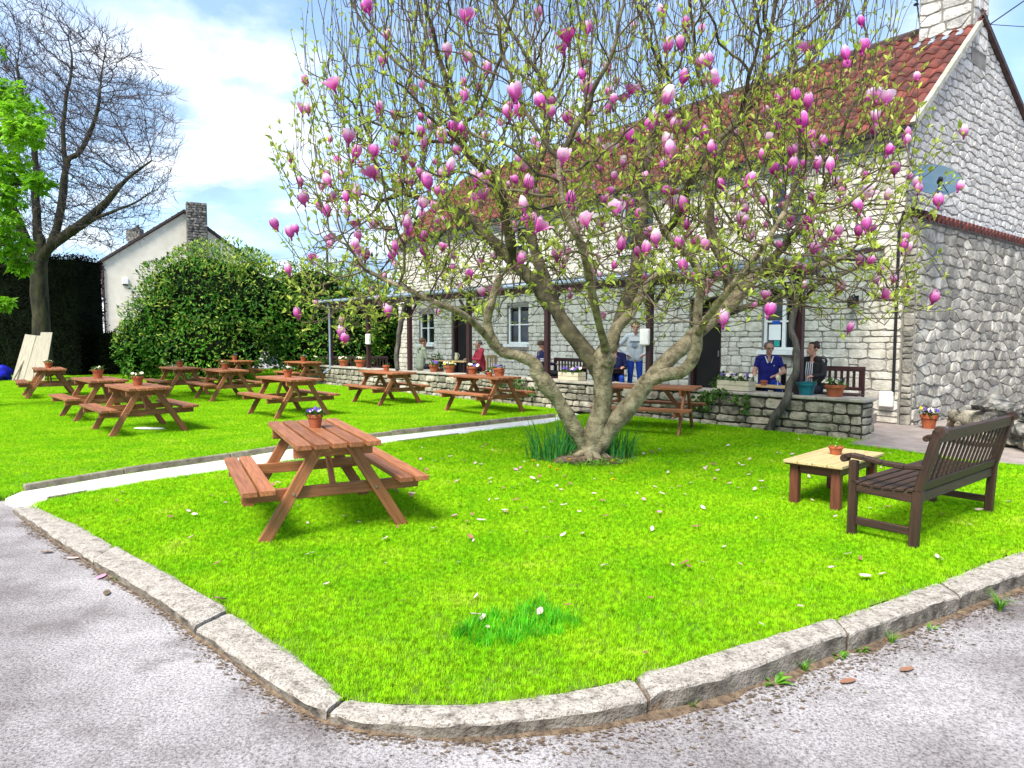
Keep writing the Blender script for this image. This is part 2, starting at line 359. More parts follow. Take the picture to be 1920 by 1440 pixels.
breaks = sorted(breaks)+[breaks[-1]+1.2, cum[-1]-.3]
for bi in range(len(breaks)-1):
    s0, s1 = breaks[bi]+.012, breaks[bi+1]-.012
    if s1-s0 < .2: continue
    ns = max(6, int((s1-s0)/.045)); prof = [(0.03, ROADZ-.02), (.015, -.065), (.0, -.016), (.022, -.001), (.09, .003), (.3, .006), (.5, .004), (.7, .006), (.9, .004), (1.0, -.012), (1.0, -.06)]
    vs = []; fs = []; n = len(prof); dz = random.uniform(-.014, .010); sl = random.uniform(-.012, .012)
    for i in range(ns+1):
        sp = s0+(s1-s0)*i/ns; o, q = on(outer, sp), on(inner, sp); endd = min(i, ns-i)
        drop = .012 if endd == 0 else 0
        sd = (q-o).normalized(); o = o+sd*sl
        for j, (fr, z) in enumerate(prof):
            p = o.lerp(q, fr); p.z = z+dz*(z > -.07)-drop*(j > 1)
            nn = mnoise.fractal(Vector((p.x*7, p.y*7, j*.6)), 1, 2, 4)
            n3 = mnoise.noise(Vector((p.x*2.2, p.y*2.2, 7)))
            amp = .007 if j in (2, 3) else .003
            p.z += amp*nn*(1.0 if j > 1 else .3)
            if j <= 3: p += sd*(.009*nn+.012*n3)
            if j >= 9: p += sd*(.03*nn+.05*n3)
            vs.append(p)
    for i in range(ns):
        for j in range(n-1): fs.append((i*n+j, (i+1)*n+j, (i+1)*n+j+1, i*n+j+1))
    fs.append(tuple(range(n))[::1]); fs.append(tuple(ns*n+j for j in range(n))[::-1])
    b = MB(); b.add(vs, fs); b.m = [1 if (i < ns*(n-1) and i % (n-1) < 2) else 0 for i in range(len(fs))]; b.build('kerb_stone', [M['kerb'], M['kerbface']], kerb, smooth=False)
# ---- debris swept against the kerb (a thin uneven bank)
b = MB(); b2 = MB()
for i in range(0, 6500):
    sp = random.uniform(.5, cum[-1]*.93); o, q = on(outer, sp), on(inner, sp); sd = (o-q).normalized()
    right = max(0, min(1, (sp-snear(700, 1358))/1.5))
    dd = abs(random.gauss(0, .045+.10*right)); p = o+sd*(dd-.01); p.z = roadz(p.x)+.004
    sz = random.uniform(.0025, .0075); a = random.uniform(0, 6.3)
    ca, sa = math.cos(a)*sz*random.uniform(1, 3.5), math.sin(a)*sz
    b.add([p+Vector((ca, sa, 0)), p+Vector((-sa, ca*.5, .002)), p+Vector((-ca, -sa, 0)), p+Vector((sa*.3, -ca*.3, sz*.5))], [(0, 1, 3), (1, 2, 3), (2, 0, 3)])
tag(b.build('kerbside_debris', M['dirt']), 'brown leaf litter and grit swept against the kerb', 'debris', kind='stuff')
vs = []; fs = []; kk = 420
for i in range(kk+1):
    sp = .3+(cum[-1]*.93-.3)*i/kk; o, q = on(outer, sp), on(inner, sp); sd = (o-q).normalized()
    right = max(0, min(1, (sp-snear(700, 1358))/1.5))
    wd = max(.004, (.012+.045*right)*(1+1.6*mnoise.noise(Vector((sp*4, 0, 0)))))
    for fr, z in ((-.6, .012), (.25, .006+.003*mnoise.noise(Vector((sp*9, 2, 0)))), (1, -.003)):
        p = o+sd*wd*fr; p.z = roadz(p.x)+z; vs.append(p)
for i in range(kk):
    for j in range(2): fs.append((i*3+j, i*3+j+1, (i+1)*3+j+1, (i+1)*3+j))
b = MB(); b.add(vs, fs); tag(b.build('gutter_dirt', M['dirt']), kind='structure')

# ---- lawns either side of the path
WALL0 = Vector((5.62, 10.9, 0)); WD = Vector((-.68, .733, 0)).normalized(); WN = Vector((-WD.y, WD.x, 0))   # WN points away from the camera
if WN.y < 0: WN = -WN
def wallp(t, off=0): return WALL0+WD*t+WN*off
path_hi = [gnd(*p) for p in [(40, 921), (229, 889), (430, 860), (620, 829), (830, 806), (1040, 782)]]
path_lo = [gnd(*p) for p in [(88, 936), (286, 901), (427, 881), (560, 862), (720, 832), (880, 812), (1035, 794)]]
def sheet(name, pts, z, matl, kind='structure', skirt=False):
    bm = bmesh.new(); vs = [bm.verts.new((p[0], p[1], z)) for p in pts]; f = bm.faces.new(vs); bm.normal_update()
    if f.normal.z < 0: f.normal_flip()
    bmesh.ops.triangulate(bm, faces=bm.faces[:])
    if skirt:
        lo_ = [bm.verts.new((p[0], p[1], ROADZ-.05)) for p in pts]
        for i in range(len(pts)): j = (i+1) % len(pts); bm.faces.new((vs[i], vs[j], lo_[j], lo_[i]))
    me = bpy.data.meshes.new(name); bm.to_mesh(me); bm.free()
    o = link(name, me, None, matl); tag(o, kind=kind); return o
def rough(P, amp):
    out = []
    for i in range(len(P)-1):
        for j in range(14):
            p = P[i].lerp(P[i+1], j/14); out.append(p+Vector((0, amp*mnoise.fractal(p*3.0, 1, 2, 4), 0)))
    return out+[P[-1]]
path_lo = rough(path_lo, .035)
pe = wallp(6.6, -.02)
pave_edge = [gnd(*p) for p in [(1590, 834), (1670, 843), (1740, 853), (1800, 863), (1920, 874), (2200, 900)]]
front_poly = [p for p in path_lo]+[gnd(1085, 779), wallp(5.2, .1), wallp(0, .1)]+pave_edge+inner[::-1]
back_poly = path_hi+[pe, wallp(18.6, .1), wallp(18.9, 4), Vector((1, 36, 0)), Vector((-60, 36, 0)), gnd(-1500, 800), gnd(-300, 905), gnd(0, 929)]
lawn_a = sheet('lawn_front', front_poly, -.012, M['earth']); lawn_b = sheet('lawn_back', back_poly, -.012, M['earth'], skirt=True)
# ---- concrete path
path_poly = [gnd(10, 934)]+[p+Vector((0, .02, 0)) for p in path_hi]+[pe+Vector((.05, .1, 0)), gnd(1090, 778)]+[p-Vector((0, .0, 0)) for p in path_lo[::-1]]+[gnd(70, 950), gnd(52, 952)]
sheet('path', path_poly, -.004, M['concrete'], skirt=True)
path_edge = empty('path_edging'); tag(path_edge, kind='structure')
for i in range(len(path_hi)-1):
    a, c = path_hi[i], path_hi[i+1]; ln = (c-a).length; npc = max(1, round(ln/1.0))
    for j in range(npc):
        p0, p1 = a.lerp(c, j/npc), a.lerp(c, (j+1)/npc); d = (p1-p0).normalized()*.006
        zz = Vector((random.uniform(-.004, .004), .03+random.uniform(-.008, .008), .022+random.uniform(-.012, .008)))
        plank('edging_block', path_edge, p0+d+zz, p1-d+zz, .055, .11, M['edging'], ch=.01)
for i0, i1 in ((0, 5), (44, 54), (58, 68)):
    a, c = path_lo[i0], path_lo[i1]
    plank('edging_block', path_edge, a+Vector((0, 0, .0)), c+Vector((0, 0, .0)), .03, .05, M['edging'], ch=.006)
# ---- paving between the lawn and the house
pave_poly = [wallp(0, -.3), *[p+Vector((0, .03, 0)) for p in pave_edge], Vector((26, 14, 0)), Vector((26, 24, 0)), Vector((3, 24, 0)), wallp(4, 2.0)]
M['paving'] = mat('pinkish_paving', (.36, .30, .265), (.24, .20, .175), .9, 3, .4, 40, coord='World')
sheet('paving', pave_poly, .012, M['paving'])

# ---- grass blades
def tuft_mesh(name, nb, rad, h0, h1, wd, seed):
    rd = random.Random(seed); b = MB()
    for i in range(nb):
        a = rd.uniform(0, 6.28); r = rad*math.sqrt(rd.random()); x, y = r*math.cos(a), r*math.sin(a)
        h = rd.uniform(h0, h1); q = rd.uniform(0, 6.28); ln = rd.uniform(.2, 1.0)*h; dx, dy = math.cos(q)*ln, math.sin(q)*ln
        px, py = -math.sin(q)*wd, math.cos(q)*wd
        b.add([(x-px, y-py, -.005), (x+px, y+py, -.005), (x+dx*.4-px*.8, y+dy*.4-py*.8, h*.6), (x+dx*.4+px*.8, y+dy*.4+py*.8, h*.6), (x+dx, y+dy, h)], [(0, 1, 3, 2), (2, 3, 4)])
    return b.mesh(name, M['grass'], smooth=False)
def scatter(name, lawn, tuft, dens_near, dens_far, near, far, smin, smax, seed):
    g = bpy.data.node_groups.new(name, 'GeometryNodeTree')
    g.interface.new_socket('Geometry', in_out='INPUT', socket_type='NodeSocketGeometry'); g.interface.new_socket('Geometry', in_out='OUTPUT', socket_type='NodeSocketGeometry')
    A = g.nodes.new; K = g.links.new
    gi, go = A('NodeGroupInput'), A('NodeGroupOutput')
    pos = A('GeometryNodeInputPosition'); ln = A('ShaderNodeVectorMath'); ln.operation = 'LENGTH'; K(pos.outputs[0], ln.inputs[0])
    mr = A('ShaderNodeMapRange'); mr.inputs['From Min'].default_value = near; mr.inputs['From Max'].default_value = far
    mr.inputs['To Min'].default_value = 1; mr.inputs['To Max'].default_value = dens_far/dens_near; K(ln.outputs['Value'], mr.inputs['Value'])
    dp = A('GeometryNodeDistributePointsOnFaces'); dp.inputs['Density'].default_value = dens_near; dp.inputs['Seed'].default_value = seed
    K(gi.outputs[0], dp.inputs['Mesh'])
    # thin out by distance
    rv = A('FunctionNodeRandomValue'); rv.data_type = 'FLOAT'; rv.inputs['Seed'].default_value = seed+7
    cmp_ = A('FunctionNodeCompare'); cmp_.data_type = 'FLOAT'; cmp_.operation = 'GREATER_THAN'
    K(rv.outputs[1], cmp_.inputs[0]); K(mr.outputs[0], cmp_.inputs[1])
    dl = A('GeometryNodeDeleteGeometry'); dl.domain = 'POINT'; K(dp.outputs['Points'], dl.inputs['Geometry']); K(cmp_.outputs[0], dl.inputs['Selection'])
    oi = A('GeometryNodeObjectInfo'); oi.inputs['Object'].default_value = tuft
    ip = A('GeometryNodeInstanceOnPoints'); K(dl.outputs[0], ip.inputs['Points']); K(oi.outputs['Geometry'], ip.inputs['Instance'])
    rr = A('FunctionNodeRandomValue'); rr.data_type = 'FLOAT_VECTOR'; rr.inputs[0].default_value = (-.12, -.12, 0); rr.inputs[1].default_value = (.12, .12, 6.283); K(rr.outputs[0], ip.inputs['Rotation'])
    rs = A('FunctionNodeRandomValue'); rs.data_type = 'FLOAT'; rs.inputs[2].default_value = smin; rs.inputs[3].default_value = smax; rs.inputs['Seed'].default_value = 5
    mr2 = A('ShaderNodeMapRange'); mr2.inputs['From Min'].default_value = near; mr2.inputs['From Max'].default_value = far; mr2.inputs['To Min'].default_value = 1; mr2.inputs['To Max'].default_value = 1.9
    K(ln.outputs['Value'], mr2.inputs['Value']); ml = A('ShaderNodeMath'); ml.operation = 'MULTIPLY'; K(rs.outputs[1], ml.inputs[0]); K(mr2.outputs[0], ml.inputs[1])
    K(ml.outputs[0], ip.inputs['Scale']); K(ip.outputs[0], go.inputs[0])
    o = link(name, lawn.data.copy(), None); o.data.materials.clear(); o.data.materials.append(M['grass'])
    md = o.modifiers.new('grass', 'NODES'); md.node_group = g
    return o
tuft1 = bpy.data.objects.new('grass_tuft', tuft_mesh('grass_tuft', 26, .05, .011, .026, .0015, 3))
tuft2 = bpy.data.objects.new('grass_tuft_tall', tuft_mesh('grass_tuft_tall', 12, .04, .03, .055, .0018, 5))
def flat(l):
    return l
ga = scatter('grass_front', lawn_a, tuft1, 1500, 520, 4.5, 14, .7, 1.25, 1)
tag(ga, 'short bright green grass of the front lawn under the magnolia', 'grass', kind='stuff')
gb = scatter('grass_back', lawn_b, tuft1, 640, 110, 9, 30, .8, 1.3, 2)
lush_poly = [gnd(*p)+Vector((0, 0, 0)) for p in [(850, 1190), (900, 1155), (960, 1150), (1010, 1125), (1050, 1150), (1085, 1170), (1060, 1188), (1010, 1192), (950, 1212), (880, 1212)]]
M['lush'] = leafmat('lush_grass', (.14, .58, .012), (.06, .45, .008), .4, .5, 3, fine=12)
lush_t = bpy.data.objects.new('lush_tuft', tuft_mesh('lush_tuft', 12, .04, .035, .075, .0018, 9)); lush_t.data.materials.clear(); lush_t.data.materials.append(M['lush'])
lp = sheet('lush_patch', lush_poly, -.008, M['earth']); gl = scatter('lush_grass', lp, lush_t, 700, 700, 1, 30, .8, 1.2, 4); bpy.data.objects.remove(lp)
tag(gl, 'patch of taller darker green grass near the front kerb', 'grass', kind='stuff')
tag(gb, 'short bright green grass of the back lawn between the picnic tables', 'grass', kind='stuff')
# ================================================================== STONEWORK HELPERS
class Frame:
    def __init__(s, O, du, n): s.O = Vector(O); s.u = Vector(du).normalized(); s.n = Vector(n).normalized()
    def p(s, a, z, d=0.0): return s.O+s.u*a+Vector((0, 0, z))+s.n*d
    def hit(s, px, py):
        r = ray(px, py); o = Vector((0, 0, CAMZ)); t = (s.O-o).dot(s.n)/r.dot(s.n); q = o+r*t-s.O
        return q.dot(s.u), q.z
def clip(poly, nx, ny, c):
    out = []
    for i in range(len(poly)):
        a, b_ = poly[i], poly[(i+1) % len(poly)]; da, db = a[0]*nx+a[1]*ny-c, b_[0]*nx+b_[1]*ny-c
        if da <= 0: out.append(a)
        if (da < 0 < db) or (db < 0 < da):
            t = da/(da-db); out.append((a[0]+(b_[0]-a[0])*t, a[1]+(b_[1]-a[1])*t))
    return out
def voronoi(bound, sw, sh, jit, rd, zs=1.6):
    x0, x1 = min(p[0] for p in bound), max(p[0] for p in bound); y0, y1 = min(p[1] for p in bound), max(p[1] for p in bound)
    pts = {}; rows = int((y1-y0)/sh)+3; cols = int((x1-x0)/sw)+3
    for r in range(-1, rows):
        for c in range(-1, cols):
            if rd.random() < .12: continue
            pts[(r, c)] = (x0+(c+.5*(r % 2)+rd.uniform(-jit, jit))*sw, y0+(r+rd.uniform(-jit, jit)*.8)*sh)
    cells = []
    for (r, c), p in pts.items():
        poly = [(p[0]-sw*2, p[1]-sh*2), (p[0]+sw*2, p[1]-sh*2), (p[0]+sw*2, p[1]+sh*2), (p[0]-sw*2, p[1]+sh*2)]
        for dr in (-2, -1, 0, 1, 2):
            for dc in (-2, -1, 0, 1, 2):
                q = pts.get((r+dr, c+dc))
                if q is None or (dr == 0 and dc == 0) or not poly: continue
                nx, ny = (q[0]-p[0]), (q[1]-p[1])*zs; mxp, myp = (p[0]+q[0])/2, (p[1]+q[1])/2
                poly = clip(poly, nx, ny, nx*mxp+ny*myp)
        for i in range(len(bound)):
            if len(poly) < 3: break
            a, b_ = bound[i], bound[(i+1) % len(bound)]; nx, ny = b_[1]-a[1], a[0]-b_[0]
            poly = clip(poly, nx, ny, nx*a[0]+ny*a[1])
        if len(poly) >= 3: cells.append(poly)
    return cells
def courses(x0, x1, y0, y1, holes, wr, hr, rd):
    cells = []; y = y0
    while y < y1-.03:
        h = min(rd.uniform(*hr), y1-y)
        if y1-(y+h) < .06: h = y1-y
        iv = [(x0, x1)]
        for (a, b_, c, d) in holes:
            if c < y+h-.02 and d > y+.02:
                nv = []
                for p, q in iv:
                    if b_ <= p or a >= q: nv.append((p, q)); continue
                    if a > p: nv.append((p, a))
                    if b_ < q: nv.append((b_, q))
                iv = nv
        for p, q in iv:
            x = p
            while x < q-.02:
                ww = rd.uniform(*wr)
                if q-(x+ww) < wr[0]*.7: ww = q-x
                ww = min(ww, q-x); e = .008
                if h > .17 and ww < .3 and rd.random() < .25:
                    m_ = rd.uniform(.4, .6)*h
                    cells.append([(x, y), (x+ww, y+rd.uniform(-e, e)), (x+ww, y+m_), (x, y+m_)]); cells.append([(x, y+m_), (x+ww, y+m_), (x+ww, y+h), (x, y+h)])
                else:
                    cells.append([(x+rd.uniform(-e, e), y+rd.uniform(-e, e)), (x+ww+rd.uniform(-e, e), y+rd.uniform(-e, e)), (x+ww+rd.uniform(-e, e), y+h+rd.uniform(-e, e)), (x+rd.uniform(-e, e), y+h+rd.uniform(-e, e))])
                x += ww
        y += h
    return cells
def stone_geo(poly, fr, gap, depth, rd, rnd=.15):
    """one stone: rounded outline, sides standing out of the mortar, an uneven face"""
    cx = sum(p[0] for p in poly)/len(poly); cy = sum(p[1] for p in poly)/len(poly)
    rad = sum(math.hypot(p[0]-cx, p[1]-cy) for p in poly)/len(poly)
    if rad < .035: return None
    rx = max(abs(p[0]-cx) for p in poly); ry = max(abs(p[1]-cy) for p in poly)
    kx, ky = max(.3, 1-gap/max(rx, .01)), max(.3, 1-gap/max(ry, .01))
    P = [(cx+(p[0]-cx)*kx, cy+(p[1]-cy)*ky) for p in poly]; Q = []
    for i in range(len(P)):
        a, b_ = P[i], P[(i+1) % len(P)]
        for t in (rnd, 1-rnd): Q.append((a[0]+(b_[0]-a[0])*t+rd.uniform(-.006, .006), a[1]+(b_[1]-a[1])*t+rd.uniform(-.006, .006)))
    n = len(Q); vs = []; dd = depth*rd.uniform(.6, 1.25)
    tx, ty = rd.uniform(-.5, .5)*dd, rd.uniform(-.5, .5)*dd
    for x, y in Q: vs.append(fr.p(x, y, -.01))
    for x, y in Q:
        fx, fy = cx+(x-cx)*.92, cy+(y-cy)*.90
        vs.append(fr.p(fx, fy, dd*rd.uniform(.75, 1.0)+tx*(fx-cx)/max(rx, .02)+ty*(fy-cy)/max(ry, .02)))
    vs.append(fr.p(cx, cy, dd*rd.uniform(1.0, 1.25)))
    fs = [(i, (i+1) % n, n+(i+1) % n, n+i) for i in range(n)]+[(n+i, n+(i+1) % n, 2*n) for i in range(n)]
    return vs, fs, (rx*ry)
def lay_stones(groups, limit, thing, rest_name):
    """groups: list of (cells, frame, gap, depth, material, parent). The largest in view become objects, the rest one joined part"""
    rd = random.Random(5); items = []
    for cells, fr, gap, depth, mt, par in groups:
        for c in cells:
            g = stone_geo(c, fr, gap, depth, rd)
            if g is None: continue
            ctr = g[0][-1]; sc = 1/max(1, ctr.y); r_ = ctr.x/ctr.y
            vis = abs(r_) < .77 and (ctr.z-CAMZ)/ctr.y < .52 and g[2]
            items.append((g[2]*sc*sc*(1 if vis else .01), g, mt, par))
    items.sort(key=lambda t: -t[0]); rest = {}
    for k_, (a, g, mt, par) in enumerate(items):
        if k_ < limit:
            b = MB(); c = sum(g[0], Vector())/len(g[0]); b.add([v-c for v in g[0]], g[1])
            o = b.build('stone', mt, par); o.location = c
        else: rest.setdefault(mt.name, (MB(), mt))[0].add(g[0], g[1])
    for b, mt in rest.values(): tag(b.build(rest_name, mt, thing), kind='stuff')

# ================================================================== THE STONE PUB
C0 = Vector((7.3, 12.8, 0)); FU = Vector((-.62, .785, 0)).normalized(); GU = Vector((.785, .62, 0)).normalized()
FN = Vector((-FU.y, FU.x, 0)); FN = FN if FN.y < 0 else -FN
GN = -FU
FAC = Frame(C0, FU, FN); GAB = Frame(C0, GU, GN); FL = 19.2; EZ = 5.5; RW = 3.17; RZ = 8.37
pub = empty('stone_pub', C0)
PI_ = Matrix.Translation(-C0)
def pubfix(o): return o
pub.location = (0, 0, 0)
tag(pub, 'long two-storey stone building with red pantile roof and stone chimney', 'building')
def rect(px0, px1, py0, py1):
    a, _ = FAC.hit(px1, (py0+py1)/2); b_, _ = FAC.hit(px0, (py0+py1)/2); _, z1 = FAC.hit((px0+px1)/2, py0); _, z0 = FAC.hit((px0+px1)/2, py1)
    return [a, b_, z0, z1]
W = [rect(786, 814, 585, 645), rect(951, 991, 572, 645), rect(1430, 1506, 535, 657)]
UPW = [rect(940, 990, 425, 495), rect(1165, 1225, 385, 470), rect(1440, 1510, 330, 430)]
D = [rect(847, 882, 578, 690), rect(1292, 1352, 560, 740)]
for d in D: d[2] = .2
holes = W+UPW+D
b = MB(); xs = sorted({0, FL}|{h for r in holes for h in r[:2]}); zs = sorted({0, EZ}|{h for r in holes for h in r[2:]})
for i in range(len(xs)-1):
    for j in range(len(zs)-1):
        cx, cz = (xs[i]+xs[i+1])/2, (zs[j]+zs[j+1])/2
        if any(r[0] < cx < r[1] and r[2] < cz < r[3] for r in holes): continue
        b.add([FAC.p(xs[i], zs[j]), FAC.p(xs[i+1], zs[j]), FAC.p(xs[i+1], zs[j+1]), FAC.p(xs[i], zs[j+1])], [(0, 1, 2, 3)])
for r in holes:   # reveals
    q = [(r[0], r[2]), (r[1], r[2]), (r[1], r[3]), (r[0], r[3])]
    for i in range(4):
        a, c = q[i], q[(i+1) % 4]; b.add([FAC.p(*a), FAC.p(*c), FAC.p(c[0], c[1], -.3), FAC.p(a[0], a[1], -.3)], [(0, 1, 2, 3)])
# rear and left end so that the house is closed
BW = 7.6
b.add([FAC.p(FL, 0), FAC.p(FL, EZ), FAC.p(FL, RZ, -RW), FAC.p(FL, 6.2, -BW), FAC.p(FL, 0, -BW)], [(0, 1, 2, 3, 4)])
b.add([FAC.p(0, 0, -BW), FAC.p(FL, 0, -BW), FAC.p(FL, 6.2, -BW), FAC.p(0, 6.2, -BW)], [(0, 1, 2, 3)])
front = b.build('front_wall', M['mortar'], pub)
b = MB(); b.add([GAB.p(0, 0), GAB.p(BW, 0), GAB.p(BW, 6.2), GAB.p(RW, RZ), GAB.p(0, EZ)], [(0, 1, 2, 3, 4)])
gable = b.build('gable_wall', M['mortar'], pub)
# lean-to against the gable
LEAN = Frame(C0+GN*.20-GU*.0, GU, GN); LZ = 3.82
b = MB(); b.add([LEAN.p(0, 0), LEAN.p(9, 0), LEAN.p(9, LZ), LEAN.p(0, LZ), FAC.p(0, 0, -.02), FAC.p(0, LZ+.1, -.02)], [(0, 1, 2, 3), (4, 0, 3, 5)])
b.add([LEAN.p(0, LZ), LEAN.p(9, LZ), GAB.p(9, LZ+.18, .002), GAB.p(0, LZ+.18, .002)], [(0, 1, 2, 3)])
lean = b.build('lower_gable_wall', M['mortar'], pub)
rd = random.Random(21)
cells_f = courses(.02, FL, .02, EZ, holes, (.15, .58), (.10, .25), rd)
cells_g = voronoi([(.02, LZ+.1), (BW, LZ+.1), (BW, 6.1), (RW, RZ-.12), (.02, EZ-.1)], .26, .165, .30, rd, 5.5)
cells_l = voronoi([(.02, .0), (9, .0), (9, LZ-.05), (.02, LZ-.05)], .36, .21, .34, rd, 5.5)
CHF = Frame(C0+GU*2.72+Vector((0, 0, 0)), FU, FN); CHG = Frame(C0+GU*2.72+GN*.03, GU, GN)
cells_cf = voronoi([(0, 7.9), (1.0, 7.9), (1.0, 10.4), (0, 10.4)], .40, .26, .3, rd, 4)
cells_cg = voronoi([(0, 7.6), (.8, 7.6), (.8, 10.4), (0, 10.4)], .34, .24, .3, rd, 3.5)
chim = empty('chimney', parent=pub)
b = MB(); p = [CHF.p(-.03, 7.3), CHF.p(1.0, 7.3), CHF.p(1.0, 7.3, -.82), CHF.p(-.03, 7.3, -.82)]
b.add(p+[q+Vector((0, 0, 3.2)) for q in p], [(0, 1, 5, 4), (1, 2, 6, 5), (2, 3, 7, 6), (3, 0, 4, 7), (4, 5, 6, 7)])
M['chmortar'] = mat('chimney_mortar', (.27, .25, .215), (.17, .155, .13), .95, 5, .6, 40, coord='World')
cst = b.build('stack', M['chmortar'], chim)
lay_stones([(cells_f, FAC, .006, .018, M['stoneA'], front), (cells_g, GAB, .014, .020, M['stoneG'], gable), (cells_l, LEAN, .010, .032, M['stoneL'], lean), (courses(.01, .2, .0, LZ, [], (.2, .21), (.16, .3), rd), Frame(C0, GN, FN), .008, .03, M['stoneL'], lean),
            (cells_cf, CHF, .010, .02, M['stoneG'], chim), (cells_cg, CHG, .010, .02, M['stoneG'], chim)], 300, pub, 'stonework')
# pantile roof
E0 = C0+FN*.22+Vector((0, 0, EZ-.02)); RG = C0+GU*RW+Vector((0, 0, RZ+.02)); SLV = RG-E0; SLV -= FU*SLV.dot(FU); SLL = SLV.length; SLV.normalize(); RNn = FU.cross(SLV)
if RNn.z < 0: RNn = -RNn
roof = empty('roof', parent=pub)
b = MB(); q = [E0-FU*.10, E0+FU*(FL+.1), E0+FU*(FL+.1)+SLV*SLL, E0-FU*.10+SLV*SLL]; q2 = [GAB.p(RW, RZ+.02, .1), GAB.p(RW, RZ+.02, -FL-.1), GAB.p(BW+.3, 6.1, -FL-.1), GAB.p(BW+.3, 6.1, .1)]
b.add([v-RNn*.05 for v in q], [(0, 1, 2, 3)]); b.add(q2, [(0, 1, 2, 3)]); b.add([v-Vector((0, 0, .1)) for v in q2], [(3, 2, 1, 0)])
b.build('underlay', M['brownroof'], roof)
TW, TE = .272, .385
def tilemesh():
    b = MB(); n = 9; up = []; lo = []; th = .016
    prof = [(i/(n-1)*TW*1.10-.01, .034*math.sin((i/(n-1))*2*math.pi*1.02-2.4)) for i in range(n)]
    vs = []
    for x, z in prof: vs += [(x, -.03, z+.030), (x, TE+.02, z+.004), (x, -.03, z+.030-.022)]
    fs = []
    for i in range(n-1):
        a, c = i*3, (i+1)*3; fs += [(a, c, c+1, a+1), (a+2, c+2, c, a)]
    b.add(vs, fs); return b.mesh('roof_tile', M['tile'], smooth=True)
tm = tilemesh(); rot = Matrix((-FU*-1, SLV, RNn)).transposed()
TX = FU; tmat = Matrix((TX, SLV, RNn)).transposed()
if tmat.determinant() < 0: tmat = Matrix((-FU, SLV, RNn)).transposed(); TXs = -1
else: TXs = 1
rows = int(SLL/TE); colsn = int(FL/TW); tiles = []
for r_ in range(rows+1):
    for c_ in range(colsn+1):
        p = E0+FU*(-.06+c_*TW+(TW if TXs < 0 else 0))+SLV*(r_*TE)
        if r_*TE > SLL-.12: continue
        # tiles stop at the chimney
        tiles.append((c_, r_, p))
tiles.sort(key=lambda t: (t[0], t[1])); rest = MB()
vv = [v.co.copy() for v in tm.vertices]; ff = [tuple(p.vertices) for p in tm.polygons]
for k_, (c_, r_, p) in enumerate(tiles):
    jm = tmat.to_4x4() @ Matrix.Rotation(random.uniform(-.02, .02), 4, 'Z') @ Matrix.Rotation(random.uniform(-.012, .012), 4, 'X'); jm.translation = p+RNn*random.uniform(0, .008)
    if k_ < 300: o = link('roof_tile', tm, roof); o.matrix_local = jm
    else: rest.add([jm @ v for v in vv], ff)
tag(rest.build('roof_tiling', M['tile'], roof, smooth=True), kind='stuff')
b = MB()
for i in range(int(FL/.45)):
    a = E0-FU*.05+FU*(i*.45)+SLV*SLL; b.tube([a, a+FU*.46], [.11, .115], 8)
b.build('ridge_tiles', M['brownroof'], roof)
M['verge'] = mat('verge_mortar', (.42, .41, .33), (.28, .27, .21), .9, 6, .4, 30, coord='World')
b = MB(); b.bar(E0-FU*.13+RNn*.0, E0-FU*.13+SLV*(SLL-.5)+RNn*.0, .10, .09, up=RNn); b.build('verge', M['verge'], roof)
b = MB(); b.bar(GAB.p(RW-.1, RZ-.02, .06), GAB.p(BW+.3, 6.05, .06), .09, .08, up=(0, 0, 1)); b.build('rear_verge', M['brownroof'], roof)
b = MB(); q = CHF.p(.5, 0, .12); 
for i in range(3): b.bar(CHF.p(-.06+i*.38, 7.99+.0*i, .03)+Vector((0, 0, -.02)), CHF.p(.34+i*.38, 7.99, .03), .34, .02, up=RNn)
b.build('flashing', M['lead'], chim)
# gutter, fascia, downpipes, cables
b = MB(); b.tube([E0+FN*.03-FU*.1+Vector((0, 0, -.06)), E0+FN*.03+FU*FL+Vector((0, 0, -.06))], .055, 8); b.build('gutter', M['black'], pub)
b = MB(); b.tube([FAC.p(.05, EZ-.35, .05), FAC.p(FL, EZ-.35, .05)], .012, 5); b.build('cable', M['black'], pub)
b = MB(); b.tube([FAC.p(.10, .55, .06), FAC.p(.10, LZ-.1, .06), FAC.p(.02, LZ+.15, .06)], .028, 8); b.build('downpipe', M['black'], pub)
b = MB(); b.tube([LEAN.p(.0, LZ-.02, .06), LEAN.p(9, LZ-.02, .06)], .016, 6); b.build('cable', M['black'], pub)
lr = MB()
for i in range(40):
    a = LEAN.p(.06+i*.21, LZ+.05, .04); 
    lr.tube([a+GN*.06, a-GN*.14+Vector((0, 0, .06))], [.085, .085], 7)
lr.build('tile_course', M['tile'], lean)
b = MB(); b.add([GAB.p(0, LZ+.16, .20), GAB.p(9, LZ+.16, .20), GAB.p(9, LZ+.26, .02), GAB.p(0, LZ+.26, .02)], [(0, 1, 2, 3)]); b.build('lead_flashing', M['lead'], lean)
